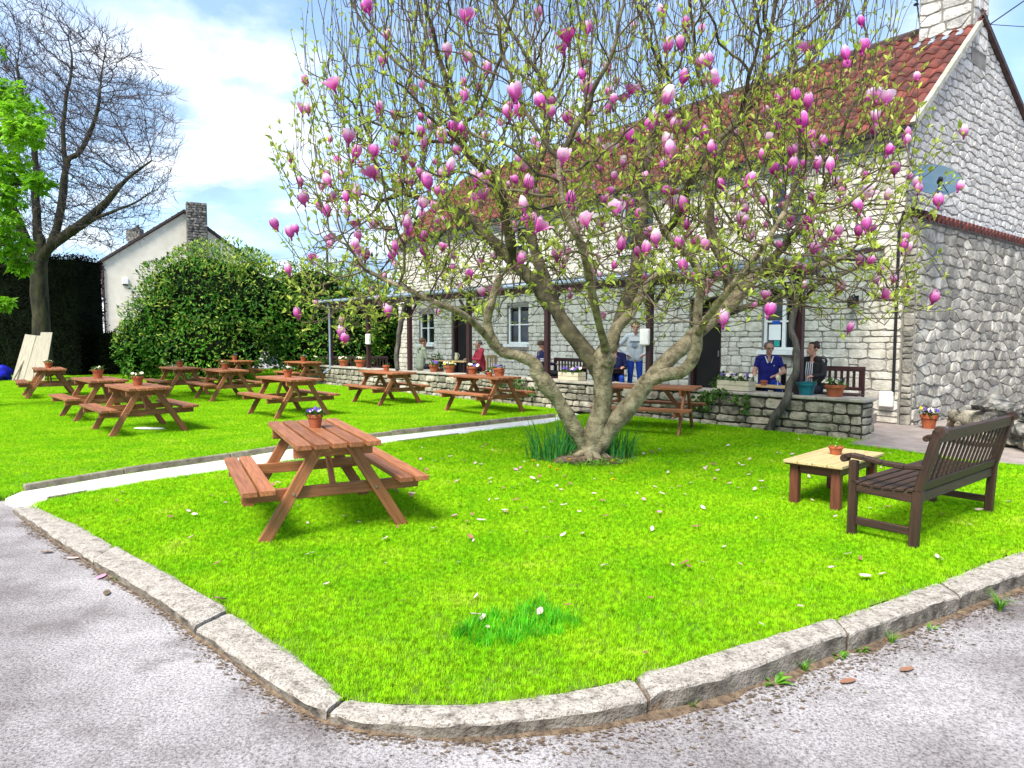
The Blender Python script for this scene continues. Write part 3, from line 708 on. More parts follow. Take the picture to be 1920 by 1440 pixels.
# windows and doors
def window(r, lights=2, transom=.5, sill=True, dep=-.09):
    a0, a1, z0, z1 = r; wi = empty('window', parent=pub); fw = .065; b = MB()
    def bb(x0, x1, y0, y1, d0, d1):
        P = [FAC.p(x, y, d) for d in (d0, d1) for x, y in ((x0, y0), (x1, y0), (x1, y1), (x0, y1))]
        b.add(P, [(0, 1, 2, 3), (4, 5, 6, 7), (0, 1, 5, 4), (1, 2, 6, 5), (2, 3, 7, 6), (3, 0, 4, 7)])
    bb(a0, a0+fw, z0, z1, dep-.05, dep+.02); bb(a1-fw, a1, z0, z1, dep-.05, dep+.02); bb(a0+fw, a1-fw, z1-fw, z1, dep-.05, dep+.02); bb(a0+fw, a1-fw, z0, z0+fw, dep-.05, dep+.02)
    step = (a1-a0-2*fw)/lights
    for i in range(1, lights): x = a0+fw+step*i; bb(x-fw*.6, x+fw*.6, z0+fw, z1-fw, dep-.045, dep+.022)
    for i in range(lights):
        x = a0+fw+step*i; zt = z0+(z1-z0)*transom; lo_ = fw*.6 if i else 0; hi_ = fw*.6 if i < lights-1 else 0
        bb(x+lo_, x+step-hi_, zt-.018, zt+.018, dep-.04, dep+.012)
    b.build('frame', M['white'], wi)
    for i in range(lights):
        for (y0, y1) in ((z0+fw, z0+(z1-z0)*transom), (z0+(z1-z0)*transom, z1-fw)):
            x = a0+fw+step*i; g = MB(); P = [FAC.p(x, y0, dep-.02), FAC.p(x+step, y0, dep-.02), FAC.p(x+step, y1, dep-.02), FAC.p(x, y1, dep-.02)]
            g.add(P+[v-FN*.006 for v in P], [(0, 1, 2, 3), (4, 5, 6, 7)]); g.build('pane', M['glass'], wi)
    if sill:
        g = MB(); P = [FAC.p(x, y, d) for d in (-.1, .12) for x, y in ((a0-.06, z0-.09), (a1+.06, z0-.09), (a1+.06, z0-.003), (a0-.06, z0-.003))]
        g.add(P, [(0, 1, 2, 3), (4, 5, 6, 7), (0, 1, 5, 4), (1, 2, 6, 5), (2, 3, 7, 6), (3, 0, 4, 7)]); g.build('sill', M['white'], wi)
    return wi
for r in W+UPW: wi = window(r, transom=.5 if r is not W[2] else .45)
M['paper'] = mat('white_notice', (.8, .8, .8), (.74, .74, .74), .7, 3); M['tealpaper'] = mat('teal_notice', (.02, .30, .26), (.02, .25, .22), .7, 3); M['bluepaper'] = mat('blue_notice', (.01, .08, .45), (.01, .06, .36), .6, 3)
r = W[2]; z0 = r[2]; hh = r[3]-r[2]; ww = r[1]-r[0]
def notice(x0, x1, y0, y1, mm):
    g = MB(); P = [FAC.p(r[0]+ww*x, z0+hh*y, -.075) for x, y in ((x0, y0), (x1, y0), (x1, y1), (x0, y1))]
    g.add(P+[v-FN*.004 for v in P], [(0, 1, 2, 3), (4, 5, 6, 7)]); g.build('notice', mm, wi)
notice(.58, .88, .16, .40, M['paper']); notice(.60, .80, .41, .46, M['bluepaper']); notice(.60, .74, .06, .15, M['tealpaper']); notice(.10, .16, .2, .3, M['tealpaper'])
for i, r in enumerate(D):
    dr = empty('door', parent=pub); g = MB(); a0, a1, z0, z1 = r
    g.add([FAC.p(a0, z0, -.22), FAC.p(a1, z0, -.22), FAC.p(a1, z1, -.22), FAC.p(a0, z1, -.22)], [(0, 1, 2, 3)])
    g.build('leaf', M['dark'], dr)
    g = MB()
    for x in (a0+.04, a1-.04): g.bar(FAC.p(x, z0, -.12), FAC.p(x, z1, -.12), .08, .1, up=FN)
    g.bar(FAC.p(a0+.08, z1-.04, -.12), FAC.p(a1-.08, z1-.04, -.12), .1, .08); g.build('frame', M['post'], dr)
    g = MB(); g.bar(FAC.p(a0+.2, z0+1.0, -.2), FAC.p(a0+.2, z0+1.14, -.2), .03, .03, up=FN); g.build('handle', M['steel'], dr)
# meter box, wall lamp, dish, aerial
a, z = FAC.hit(1665, 748); b = MB(); b.box((0, 0, 0), (.26, .10, .30), ch=.02); o = b.build('meter_box', M['white']); o.location = FAC.p(a, z, .08); o.rotation_euler.z = math.atan2(FU.y, FU.x)
tag(o, 'small white meter box low on the stone wall beside the downpipe', 'box')
a, z = FAC.hit(1607, 562); lamp = empty('wall_lamp', FAC.p(a, z, .03), math.atan2(FN.y, FN.x)); tag(lamp, 'black wall lantern on the stone wall right of the notice window', 'lamp')
b = MB(); b.box((.0, 0, 0), (.03, .09, .16), ch=.005); b.tube([(0, 0, .02), (.10, 0, .10), (.2, 0, .06)], .012, 6); b.build('bracket', M['black'], lamp)
b = MB(); b.lathe([(.03, -.16), (.065, -.14), (.075, .0), (.09, .02), (.02, .08), (0, .09)], 6, (.2, 0, -.02)); b.build('lantern', M['black'], lamp)
a, z = GAB.hit(1702, 352); dish = empty('satellite_dish', GAB.p(a, z, .42)); tag(dish, 'grey-blue satellite dish on the gable above the lower wall', 'satellite dish')
DROT = -8; nrm = Vector((-.12, -.74, .66)).normalized(); dx_ = Vector((0, 0, 1)).cross(nrm).normalized(); dy_ = nrm.cross(dx_); dq = Matrix((dx_, dy_, nrm)).transposed().to_4x4()
b = MB(); b.lathe([(0, 0)]+[(.43*t, .10*t*t) for t in (.2, .4, .6, .8, .93, 1.0)]+[(.44, .10), (.43, .085), (.25, .015), (0, -.02)], 32); o = b.build('reflector', M['dish'], dish, smooth=True); o.matrix_local = dq
b = MB(); b.tube([(0, -.42, .07), (0, -.26, .26)], .012, 6); b.tube([(.2, -.36, .06), (0, -.26, .26)], .008, 6); o = b.build('feed_arm', M['black'], dish); o.matrix_local = dq @ Matrix.Rotation(R(DROT), 4, 'Z')
b = MB(); b.box((0, -.26, .26), (.07, .07, .12), ch=.01); o = b.build('feed_horn', M['black'], dish); o.matrix_local = dq @ Matrix.Rotation(R(DROT), 4, 'Z')
b = MB(); b.tube([(0, 0, -.03), tuple(-GN*.30+Vector((0, 0, -.05))), tuple(-GN*.44+Vector((0, 0, -.05)))], .022, 6); b.build('mount', M['steel'], dish)
ar = empty('chimney_aerial', CHF.p(1.02, 8.9, -.1)); tag(ar, 'small dark bracket aerial strapped to the chimney side', 'aerial')
b = MB(); b.tube([(0, 0, -.5), tuple(FU*.08), tuple(FU*.1+Vector((0, 0, 1.3)))], .016, 6); b.tube([tuple(FU*.1+Vector((0, 0, .1))), tuple(FU*.1-GU*.3+Vector((0, 0, .14)))], .012, 5); b.build('mast', M['black'], ar)
b = MB()
for k_ in range(4): b.box(tuple(FU*.1+Vector((0, 0, .0+k_*.12))), (.09, .07, .05), rz=.4*k_, ch=.01)
b.build('clamp', M['black'], ar)
for j, (e, lab) in enumerate(((Vector((19, 12.5, 16)), 'thick cable rising steeply to the right from the chimney'), (Vector((26, 17, 9.8)), 'thin overhead wire running level to the right from the chimney'))):
    s_ = CHG.p(.78, 8.25, .05); b = MB(); pts = [s_.lerp(e, t/10)-Vector((0, 0, .5*math.sin(math.pi*t/10))) for t in range(11)]
    b.tube(pts, .014 if j == 0 else .008, 5); tag(b.build('overhead_cable', M['black']), lab, 'cable')

# ================================================================== TERRACE: floor, wall, canopy
TZ = .20; CZ = .66
b = MB(); q = [wallp(-.05, .2), wallp(18.6, .2), wallp(18.6, 4.2), FAC.p(FL, 0, .0), FAC.p(-.0, 0, .0)]
q = [wallp(.3, .25), wallp(18.4, .25), FAC.p(FL, 0, .02), FAC.p(.4, 0, .02)]
n4 = len(q); b.add([(p.x, p.y, TZ) for p in q]+[(p.x, p.y, -.05) for p in q], [tuple(range(n4))]+[(i, (i+1) % n4, n4+(i+1) % n4, n4+i) for i in range(n4)])
tag(b.build('terrace_floor', M['paving']), kind='structure')
tw = empty('terrace_wall'); tag(tw, 'low stone terrace wall with flat coping slabs behind the lawn', 'wall')
WF = Frame(WALL0+Vector((0, 0, -.02)), WD, -WN); WE = Frame(WALL0+Vector((0, 0, -.02))-WD*.0, WN, -WD)
WT = .42; WLEN = 18.4
b = MB(); P = [wallp(0), wallp(WLEN), wallp(WLEN, WT), wallp(0, WT)]
b.add([(p.x, p.y, -.02) for p in P]+[(p.x, p.y, CZ-.06) for p in P], [(0, 1, 5, 4), (1, 2, 6, 5), (2, 3, 7, 6), (3, 0, 4, 7), (4, 5, 6, 7)])
M['darkmortar'] = mat('dark_open_joint', (.085, .075, .055), (.035, .03, .022), .95, 6, .5, 40, coord='World')
core = b.build('core', M['darkmortar'], tw)
rd = random.Random(4)
lay_stones([(courses(0, WLEN, 0, CZ-.055, [], (.16, .50), (.10, .17), rd), WF, .011, .05, M['stoneW'], tw), (courses(.01, WT-.01, 0, CZ-.055, [], (.14, .3), (.10, .17), rd), WE, .010, .05, M['stoneW'], tw)], 300, tw, 'stonework')
t = -.06
while t < WLEN:
    ln = min(rd.uniform(.75, 1.15), WLEN-t+.03)
    plank('coping_slab', tw, wallp(t+.006, WT/2)+Vector((0, 0, CZ-.028)), wallp(t+ln-.006, WT/2)+Vector((0, 0, CZ-.028+rd.uniform(-.004, .004))), WT+.12, .055, M['coping'], ch=.012); t += ln
def wall_t(px, off=.2):
    """distance along the wall where a vertical at this picture column stands"""
    k_ = (px-960)/FPX/CP; a = WALL0+WN*off
    return (k_*a.y-a.x)/(WD.x-k_*WD.y)
canopy = empty('terrace_canopy'); tag(canopy, 'dark timber canopy with glass roof on posts along the terrace wall', 'canopy')
BZ = 2.72
for px in (622, 692, 769, 880, 1026, 1217, 1497):
    t = wall_t(px); 
    plank('post', canopy, wallp(t, .2)+Vector((0, 0, CZ)), wallp(t, .2)+Vector((0, 0, BZ)), .12, .12, M['post'], up=tuple(WN), ch=.006)
    for s_ in (-1, 1): plank('brace', canopy, wallp(t+s_*.06, .2)+Vector((0, 0, BZ-.42)), wallp(t+s_*.40, .2)+Vector((0, 0, BZ-.04)), .06, .05, M['post'], up=tuple(WN))
T0, T1 = wall_t(1505), 18.3
nseg = 5
for i in range(nseg): plank('beam', canopy, wallp(T0-.2+(T1-T0+.3)*i/nseg, .2)+Vector((0, 0, BZ+.075)), wallp(T0-.2+(T1-T0+.3)*(i+1)/nseg-.004, .2)+Vector((0, 0, BZ+.075)), .10, .15, M['post'])
m, tt, p = newmat('canopy_glass'); tr = tt.nodes.new('ShaderNodeBsdfTransparent'); tr.inputs[0].default_value = (.82, .90, .93, 1)
p.inputs['Base Color'].default_value = (.25, .33, .38, 1); p.inputs['Roughness'].default_value = .12
ms = tt.nodes.new('ShaderNodeMixShader'); ms.inputs[0].default_value = .25; tt.links.new(tr.outputs[0], ms.inputs[1]); tt.links.new(p.outputs[0], ms.inputs[2]); tt.links.new(ms.outputs[0], tt.nodes['Material Output'].inputs['Surface']); M['cglass'] = m
npan = 16
for i in range(npan+1):
    t = T0-.2+(T1-T0+.2)*i/npan; a = wallp(t, -.12)+Vector((0, 0, BZ+.18)); f = (a-C0); sfac = f.dot(FU); dep_ = -(f.dot(FN))
    d_ = f.dot(FN); c = a-FN*max(.3, d_-.03); c.z = BZ+.62
    plank('rafter', canopy, a, c, .05, .09, M['post'])
    if i < npan:
        t2 = T0-.2+(T1-T0+.2)*(i+1)/npan; a2 = wallp(t2, -.12)+Vector((0, 0, BZ+.18)); c2 = a2-FN*max(.3, (a2-C0).dot(FN)-.03); c2.z = BZ+.62
        g = MB(); up = Vector((0, 0, .055)); g.add([a+up, a2+up, c2+up, c+up, a+up*1.2, a2+up*1.2, c2+up*1.2, c+up*1.2], [(0, 1, 2, 3), (4, 5, 6, 7), (0, 1, 5, 4)]); g.build('roof_pane', M['cglass'], canopy)
b = MB(); b.tube([wallp(T0-.25, -.16)+Vector((0, 0, BZ+.17)), wallp(T1+.1, -.16)+Vector((0, 0, BZ+.17))], .05, 8); b.build('gutter', M['lead'], canopy)
t = wall_t(620, -.1); b = MB(); b.tube([wallp(t+.1, -.12)+Vector((0, 0, BZ+.15)), wallp(t+.1, -.05)+Vector((0, 0, BZ-.1)), wallp(t+.1, -.05)+Vector((0, 0, .55)), wallp(t+.3, -.2)+Vector((0, 0, .42))], .035, 8); b.build('downpipe', M['lead'], canopy)
for px, py, lab in ((690, 636, 'white box fixed to the second canopy post from the left'), (1209, 632, 'white box fixed to the canopy post beside the standing person')):
    t = wall_t(px, .1); p = at(px, py, wallp(t, .1).y); b = MB(); b.box((0, 0, 0), (.22, .09, .34), ch=.02); o = b.build('junction_box', M['white']); o.location = p; o.rotation_euler.z = math.atan2(WD.y, WD.x); tag(o, lab, 'box')
# ================================================================== TREES
def colonize(pos, par, attr, step, di, dk, iters, tropism=(0, 0, .15), jitter=.15, seed=1):
    """space colonisation: nodes grow towards the attraction points around them"""
    r_ = np.random.default_rng(seed); pos = [np.array(p, float) for p in pos]; par = list(par)
    A = np.array(attr, float); nearest = np.zeros(len(A), int); nd = np.full(len(A), 1e9)
    P = np.array(pos)
    for i in range(len(A)):
        d = np.linalg.norm(P-A[i], axis=1); nearest[i] = d.argmin(); nd[i] = d.min()
    alive = nd > dk; trop = np.array(tropism)
    for it in range(iters):
        act = np.where(alive & (nd < di))[0]
        if len(act) == 0: break
        grow = {}
        for i in act:
            v = A[i]-pos[nearest[i]]; v = v/np.linalg.norm(v); grow.setdefault(nearest[i], []).append(v)
        new = []
        for n_, vs in grow.items():
            d = np.sum(vs, axis=0); d = d/(np.linalg.norm(d)+1e-6)+trop+r_.normal(0, jitter, 3); d /= np.linalg.norm(d)
            new.append((n_, pos[n_]+d*step))
        base = len(pos)
        for n_, q in new: pos.append(q); par.append(n_)
        Q = np.array([q for _, q in new])
        ai = np.where(alive)[0]; dd = np.linalg.norm(A[ai][:, None, :]-Q[None], axis=2); mi = dd.argmin(1); mv = dd[np.arange(len(ai)), mi]
        better = mv < nd[ai]; nearest[ai[better]] = base+mi[better]; nd[ai[better]] = mv[better]
        alive &= nd > dk
    return np.array(pos), par
def tree_radii(pos, par, tip, power, fixed=None, cap=None):
    n = len(pos); ch = [[] for _ in range(n)]
    for i, p in enumerate(par):
        if p >= 0: ch[p].append(i)
    rad = np.zeros(n)
    for i in range(n-1, -1, -1):
        rad[i] = tip if not ch[i] else sum(rad[c]**power for c in ch[i])**(1/power)
        if fixed and i in fixed: rad[i] = fixed[i]
        elif cap: rad[i] = min(rad[i], cap)
    return rad, ch
def chains(par, ch, rad, root_nodes):
    out = []; stack = list(root_nodes)
    while stack:
        s = stack.pop(); c = [s]
        while ch[c[-1]]:
            kids = sorted(ch[c[-1]], key=lambda k_: -rad[k_])
            for k_ in kids[1:]: stack.append(k_)
            c.append(kids[0])
        if par[s] >= 0: c = [par[s]]+c
        out.append(c)
    return out
def smooth_nodes(pos, par, ch, fixed, k_=2):
    for _ in range(k_):
        q = pos.copy()
        for i in range(len(pos)):
            if i in fixed or par[i] < 0 or not ch[i]: continue
            q[i] = .5*pos[i]+.25*pos[par[i]]+.25*np.mean([pos[c] for c in ch[i]], axis=0)
        pos[:] = q
    return pos
def leaf_geo(b, p, d, up, ln, wd, fold=.25, m=0, curl=.15):
    """pointed leaf of four triangles folded along its midrib"""
    d = d.normalized(); s_ = d.cross(up)
    if s_.length < 1e-3: s_ = d.cross(Vector((1, 0, 0)))
    s_.normalize(); u_ = s_.cross(d)
    b.add([p, p+d*ln*.45+s_*wd*.5+u_*wd*fold, p+d*ln-u_*ln*curl, p+d*ln*.45-s_*wd*.5+u_*wd*fold, p+d*ln*.5], [(0, 1, 4), (1, 2, 4), (0, 4, 3), (4, 2, 3)], m)
def rvec(r_=random):
    while True:
        v = Vector((r_.uniform(-1, 1), r_.uniform(-1, 1), r_.uniform(-1, 1)))
        if .05 < v.length < 1: return v.normalized()

# ------------------------------------------------------------------ the magnolia
TB = gnd(1104, 862); TY = TB.y
def ml(pts): return [(at(x, y, TY+dy), r_) for x, y, dy, r_ in pts]
limbs = [
 ml([(1106, 868, 0, .16), (1110, 835, 0, .145), (1120, 790, .0, .14), (1128, 735, 0, .138), (1131, 690, 0, .14), (1137, 662, -.02, .125), (1148, 638, -.05, .098), (1158, 612, -.08, .08), (1185, 582, -.1, .062), (1205, 545, .0, .05)]),                       # central stem
 ml([(1102, 850, 0, .10), (1078, 805, -.06, .11), (1052, 755, -.10, .105), (1028, 722, -.14, .10), (1010, 700, -.18, .095), (1004, 683, -.2, .085), (975, 668, -.25, .075), (940, 660, -.3, .072), (921, 640, -.35, .07), (912, 605, -.4, .06), (925, 560, -.5, .05), (940, 520, -.6, .04)]),
 ml([(1116, 845, 0, .12), (1145, 800, -.03, .128), (1185, 752, -.06, .122), (1213, 716, -.08, .115), (1250, 680, -.05, .10), (1290, 640, .05, .098), (1330, 598, .2, .098), (1375, 560, .3, .10), (1415, 520, .4, .085), (1450, 495, .5, .07), (1520, 500, .55, .05), (1580, 480, .6, .04)]),
 ml([(1213, 716, -.08, .085), (1245, 704, -.2, .088), (1278, 698, -.3, .085), (1298, 672, -.35, .085), (1306, 630, -.4, .07), (1312, 580, -.4, .06), (1318, 530, -.45, .055), (1300, 490, -.5, .048), (1262, 455, -.6, .04), (1240, 425, -.7, .03)]),
 ml([(1126, 712, .02, .10), (1112, 680, .04, .11), (1090, 648, .10, .11), (1062, 610, .22, .108), (1040, 575, .35, .105), (1005, 530, .55, .10), (965, 492, .7, .10), (925, 452, .8, .085), (880, 410, .85, .07), (840, 385, .9, .055), (790, 372, .9, .04), (740, 355, 1.0, .03)]),
 ml([(1185, 582, -.1, .05), (1205, 545, .0, .05), (1225, 520, .1, .046), (1262, 515, .1, .04), (1310, 530, .2, .03)]),
 ml([(1040, 575, .35, .09), (1015, 500, .8, .085), (995, 430, 1.0, .075), (1000, 350, 1.1, .06), (1020, 270, 1.1, .045), (1030, 200, 1.1, .035)]),
 ml([(1160, 610, -.05, .09), (1185, 540, .4, .10), (1198, 470, .8, .10), (1206, 400, 1.0, .09), (1212, 320, 1.1, .075), (1230, 240, 1.2, .055), (1235, 160, 1.2, .04)]),
 ml([(1375, 560, .3, .08), (1360, 500, .7, .085), (1335, 440, .9, .08), (1330, 380, 1.0, .07), (1350, 300, 1.0, .055), (1380, 220, 1.0, .04)]),
 ml([(965, 492, .7, .07), (950, 420, .3, .07), (935, 350, .0, .06), (880, 300, -.2, .045), (850, 250, -.3, .035)]),
 ml([(1198, 470, .8, .06), (1260, 420, .2, .06), (1290, 350, -.2, .055), (1330, 280, -.4, .045), (1400, 220, -.5, .035)]),
 ml([(1415, 520, .4, .06), (1480, 450, .2, .055), (1530, 380, .0, .045), (1560, 320, -.1, .035)]),
 ml([(921, 640, -.35, .045), (870, 590, -.8, .04), (800, 555, -1.1, .032), (720, 530, -1.2, .025)]),
 ml([(1138, 672, 0, .07), (1134, 640, -.3, .055), (1115, 560, -1.0, .048), (1090, 470, -1.6, .045), (1060, 380, -1.9, .035), (1050, 300, -2.0, .028)]),
 ml([(1306, 630, -.4, .045), (1350, 560, -1.2, .042), (1420, 480, -1.7, .036), (1470, 400, -1.9, .028)]),
 ml([(1330, 598, .2, .05), (1450, 560, 1.2, .045), (1560, 520, 1.6, .035), (1640, 480, 1.7, .028)]),
]
pos = []; par = []; fixed = {}
def addlimb(lb):
    P = catmull([p for p, _ in lb], 5); rr = [x for _, x in lb]
    best = -1
    if pos:
        d = [(np.array(P[0])-q) for q in pos]; d = [float(np.dot(v, v)) for v in d]; best = int(np.argmin(d))
        if d[best] > .02 and False: best = -1
    pr = best
    for i, p in enumerate(P):
        if i == 0 and pr >= 0 and (Vector(pos[pr])-p).length < .02: continue
        f = min(len(rr)-1.001, i/5); a = int(f); r_ = rr[a]*(1-(f-a))+rr[a+1]*(f-a)
        wob = Vector((mnoise.noise(p*1.3), mnoise.noise(p*1.3+Vector((9, 0, 0))), mnoise.noise(p*1.3+Vector((0, 9, 0)))))*.05*min(1, i/8)
        pos.append(np.array(p+wob)); par.append(pr); fixed[len(pos)-1] = r_; pr = len(pos)-1
for lb in limbs: addlimb(lb)
mag = empty('magnolia_tree'); tag(mag, 'large spreading magnolia tree with pink tulip-shaped blooms on the front lawn', 'tree')
for li, lb in enumerate(limbs):
    P = catmull([p for p, _ in lb], 5); rr = [x for _, x in lb]; RR = []
    Pw = []
    for i, p in enumerate(P):
        f = min(len(rr)-1.001, i/5); a = int(f); RR.append((rr[a]*(1-(f-a))+rr[a+1]*(f-a))*(1+.13*mnoise.noise(p*3.1)))
        Pw.append(p+Vector((mnoise.noise(p*1.3), mnoise.noise(p*1.3+Vector((9, 0, 0))), mnoise.noise(p*1.3+Vector((0, 9, 0)))))*.05*min(1, i/8))
    b = MB(); b.tube(Pw, RR, 14 if RR[0] > .08 else 9, bump=.22)
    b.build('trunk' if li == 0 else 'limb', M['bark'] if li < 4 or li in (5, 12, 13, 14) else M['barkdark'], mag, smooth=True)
# cut knot and root flare
b = MB(); kp = at(1140, 676, TY-.16)
b.lathe([(.10, 0), (.10, .05), (.085, .07), (.05, .062), (.05, .07), (.0, .075)], 14); o = b.build('cut_knot', M['bark'], mag, smooth=True); o.location = kp; o.rotation_euler = (R(80), 0, R(10))
b = MB(); rd = random.Random(3)
for i in range(7):
    a = i*.9+rd.uniform(-.3, .3); d = Vector((math.cos(a), math.sin(a), 0)); ln = rd.uniform(.28, .5)
    pts = [TB+d*.05+Vector((0, 0, .26)), TB+d*.10+Vector((0, 0, .12)), TB+d*(.12+ln*.4)+Vector((0, 0, .025)), TB+d*(.14+ln)+Vector((rd.uniform(-.1, .1), rd.uniform(-.1, .1), -.02))]
    b.tube(catmull(pts, 3), [.07]*3+[.06]*3+[.038]*3+[.016], 7, bump=.3)
b.build('root', M['bark'], mag, smooth=True)
# crown: attraction points
CX, CY = 1.12, TY+.2; attr = []; rg = np.random.default_rng(8)
while len(attr) < 7400:
    x, y, z = rg.uniform(-5, 5.2), rg.uniform(-4.4, 4.6), rg.uniform(1.7, 7.0)
    # envelope: widest at 2.6..4 m, dropping at the rim
    rr = math.hypot(x/1.0, y/.80); zc = z
    rmax = 4.05 if zc < 3.6 else 4.05-(zc-3.6)*.22
    if rr > rmax: continue
    low = 2.0+(.55 if rr < 1.3 else 0)-(.2 if rr > 3.0 else 0)
    if z < low+.25*math.sin(x*2.1+y): continue
    if rr < 2.0 and rg.random() < .45: continue
    if y > 1.0 and rg.random() < .25: continue
    attr.append((CX+x, CY+y, z))
pos, par = colonize(pos, par, attr, .11, 1.5, .172, 115, (0, 0, .10), .24, 3)
_, ch = tree_radii(pos, par, .004, 2.4, fixed)
nfix = len(fixed); pos = smooth_nodes(pos, par, ch, fixed, 1)
rad, ch = tree_radii(pos, par, .0046, 2.06, fixed, .055)
roots = [c for i in range(nfix) for c in ch[i] if c >= nfix]
tw_b = MB(); br_b = MB(); tips = []; allseg = []
for c in chains(par, ch, rad, roots):
    P = [Vector(pos[i]) for i in c]; r_ = [min(rad[i], rad[c[1]]) if k_ == 0 else rad[i] for k_, i in enumerate(c)]
    big = max(r_) > .013
    (br_b if big else tw_b).tube(P, r_, 6 if big else 4, cap=False)
    tips.append((P[-1], (P[-1]-P[-2]).normalized())); allseg.append(P)
# upright shoots and twig ends
shoot_pts = []
sh_b = MB(); rd = random.Random(17)
ends = [t for t in tips]; extra = []
for P in allseg:
    for i in range(2, len(P)-1):
        if rd.random() < .15: extra.append((P[i], (P[i+1]-P[i]).normalized()))
for p, d in ends+extra:
    hz = (p.z-2.2)/4.2; upw = min(1, max(.05, hz))
    ln = rd.uniform(.2, .5)+max(0, upw)*rd.uniform(.35, 1.35)
    dir_ = (d*.6*(1-upw*.6)+Vector((0, 0, .35+1.15*upw))+rvec(rd)*.30).normalized(); n = max(3, int(ln/.10)); q = p.copy(); pts = [q.copy()]
    for i in range(n):
        dir_ = (dir_+Vector((0, 0, .06+.12*upw))+rvec(rd)*.13).normalized(); q = q+dir_*(ln/n); pts.append(q.copy())
    sh_b.tube(pts, [.0055-.0030*i/n for i in range(n+1)], 4, cap=False); shoot_pts.append(pts)
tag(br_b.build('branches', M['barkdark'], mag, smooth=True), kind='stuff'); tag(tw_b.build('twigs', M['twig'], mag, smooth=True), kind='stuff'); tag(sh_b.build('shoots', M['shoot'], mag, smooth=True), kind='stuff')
# leaves: small clusters at nodes along shoots, single pieces for the nearest
lv = []
for pts in shoot_pts:
    n = len(pts); top = pts[-1].z
    for i in range(1, n):
        hi = max(0, min(1, (pts[i].z-3.7)/2.2)); dens = 1.0*(1-.6*hi)
        if rd.random() > dens: continue
        t = (pts[i]-pts[i-1]).normalized()
        k_ = 1 if hi > .5 else rd.choice((1, 2, 2, 3)); k_ += 2 if i == n-1 and hi < .6 else 0
        for j in range(k_):
            a = rvec(rd); s_ = (a-t*a.dot(t)).normalized(); d = (t*rd.uniform(.5, 1.2)+s_*rd.uniform(.5, 1.1)+Vector((0, 0, .25))).normalized()
            ln = rd.uniform(.055, .115)*(1-.35*hi); lv.append((pts[i]+rvec(rd)*.012, d, ln, ln*rd.uniform(.34, .5)))
lv.sort(key=lambda l: -l[2]/max(1, l[0].y)); lb_ = MB()
lm = MB(); leaf_geo(lm, Vector((0, 0, 0)), Vector((1, 0, 0)), Vector((0, 0, 1)), 1, .42); lmesh = lm.mesh('leaf', M['leafM'])
for k_, (p, d, ln, wd) in enumerate(lv):
    u_ = (Vector((0, 0, 1))+rvec(rd)*.6).normalized()
    if k_ < 300:
        y_ = u_.cross(d).normalized(); z_ = d.cross(y_); mm = Matrix((d*ln, y_*ln, z_*ln)).transposed().to_4x4(); mm.translation = p
        o = link('leaf', lmesh, mag); o.matrix_local = mm
    else: leaf_geo(lb_, p, d, u_, ln, wd)
tag(lb_.build('foliage', M['leafM'], mag), kind='stuff')
# blooms
def petalmat():
    m, t, p = newmat('magnolia_petal'); NN = t.nodes.new; LL = t.links.new
    c = NN('ShaderNodeTexCoord'); s_ = NN('ShaderNodeSeparateXYZ'); LL(c.outputs['Object'], s_.inputs[0]); oi = NN('ShaderNodeObjectInfo')
    n = NN('ShaderNodeTexNoise'); n.inputs['Scale'].default_value = 9; LL(c.outputs['Object'], n.inputs['Vector'])
    ad = NN('ShaderNodeMath'); ad.operation = 'MULTIPLY_ADD'; LL(n.outputs['Fac'], ad.inputs[0]); ad.inputs[1].default_value = .45; LL(s_.outputs['Z'], ad.inputs[2])
    ad2 = NN('ShaderNodeMath'); ad2.operation = 'MULTIPLY_ADD'; LL(oi.outputs['Random'], ad2.inputs[0]); ad2.inputs[1].default_value = .55; LL(ad.outputs[0], ad2.inputs[2])
    r_ = NN('ShaderNodeValToRGB'); e = r_.color_ramp.elements; e[0].position = .30; e[0].color = (.46, .02, .28, 1); e[1].position = .86; e[1].color = (.90, .72, .80, 1)
    q = e.new(.56); q.color = (.74, .15, .52, 1)
    sc = NN('ShaderNodeMath'); sc.operation = 'MULTIPLY'; sc.inputs[1].default_value = .60; LL(ad2.outputs[0], sc.inputs[0]); LL(sc.outputs[0], r_.inputs['Fac'])
    LL(r_.outputs[0], p.inputs['Base Color']); p.inputs['Roughness'].default_value = .5
    tr = NN('ShaderNodeBsdfTranslucent'); LL(r_.outputs[0], tr.inputs[0]); mx = NN('ShaderNodeMixShader'); mx.inputs[0].default_value = .35
    LL(p.outputs[0], mx.inputs[1]); LL(tr.outputs[0], mx.inputs[2]); LL(mx.outputs[0], t.nodes['Material Output'].inputs[0]); return m
M['petal'] = petalmat()
def bloom(open_, npet, seed):
    rd = random.Random(seed); b = MB()
    for k_ in range(npet):
        a = 6.283*k_/npet+rd.uniform(-.25, .25); inner_ = k_ % 2; op = open_*(1.0 if not inner_ else .45)+rd.uniform(0, .12); hgt = rd.uniform(.85, 1.05)
        rows_ = [(0, .10, .10), (.22, .30, .42), (.5, .36, .58), (.78, .26, .46), (.96, .12, .14)]; vs = []; fs = []
        for (t, r0, hw) in rows_:
            r_ = r0*(1-.18*inner_)+op*t*t*.9; z = t*hgt*(1-.30*op*t)
            for j in (-1, 0, 1):
                aa = a+j*hw/max(.22, r0+.12)*.62; rr = r_*(1.0 if j == 0 else .96)
                vs.append((rr*math.cos(aa), rr*math.sin(aa), z+(.0 if j == 0 else -.02)))
        for i in range(4):
            for j in range(2): fs.append((i*3+j, i*3+j+1, (i+1)*3+j+1, (i+1)*3+j))
        b.add(vs, fs)
    b.tube([(0, 0, -.25), (0, 0, .04)], [.07, .11], 6)
    return b.mesh('flower', M['petal'], smooth=True)
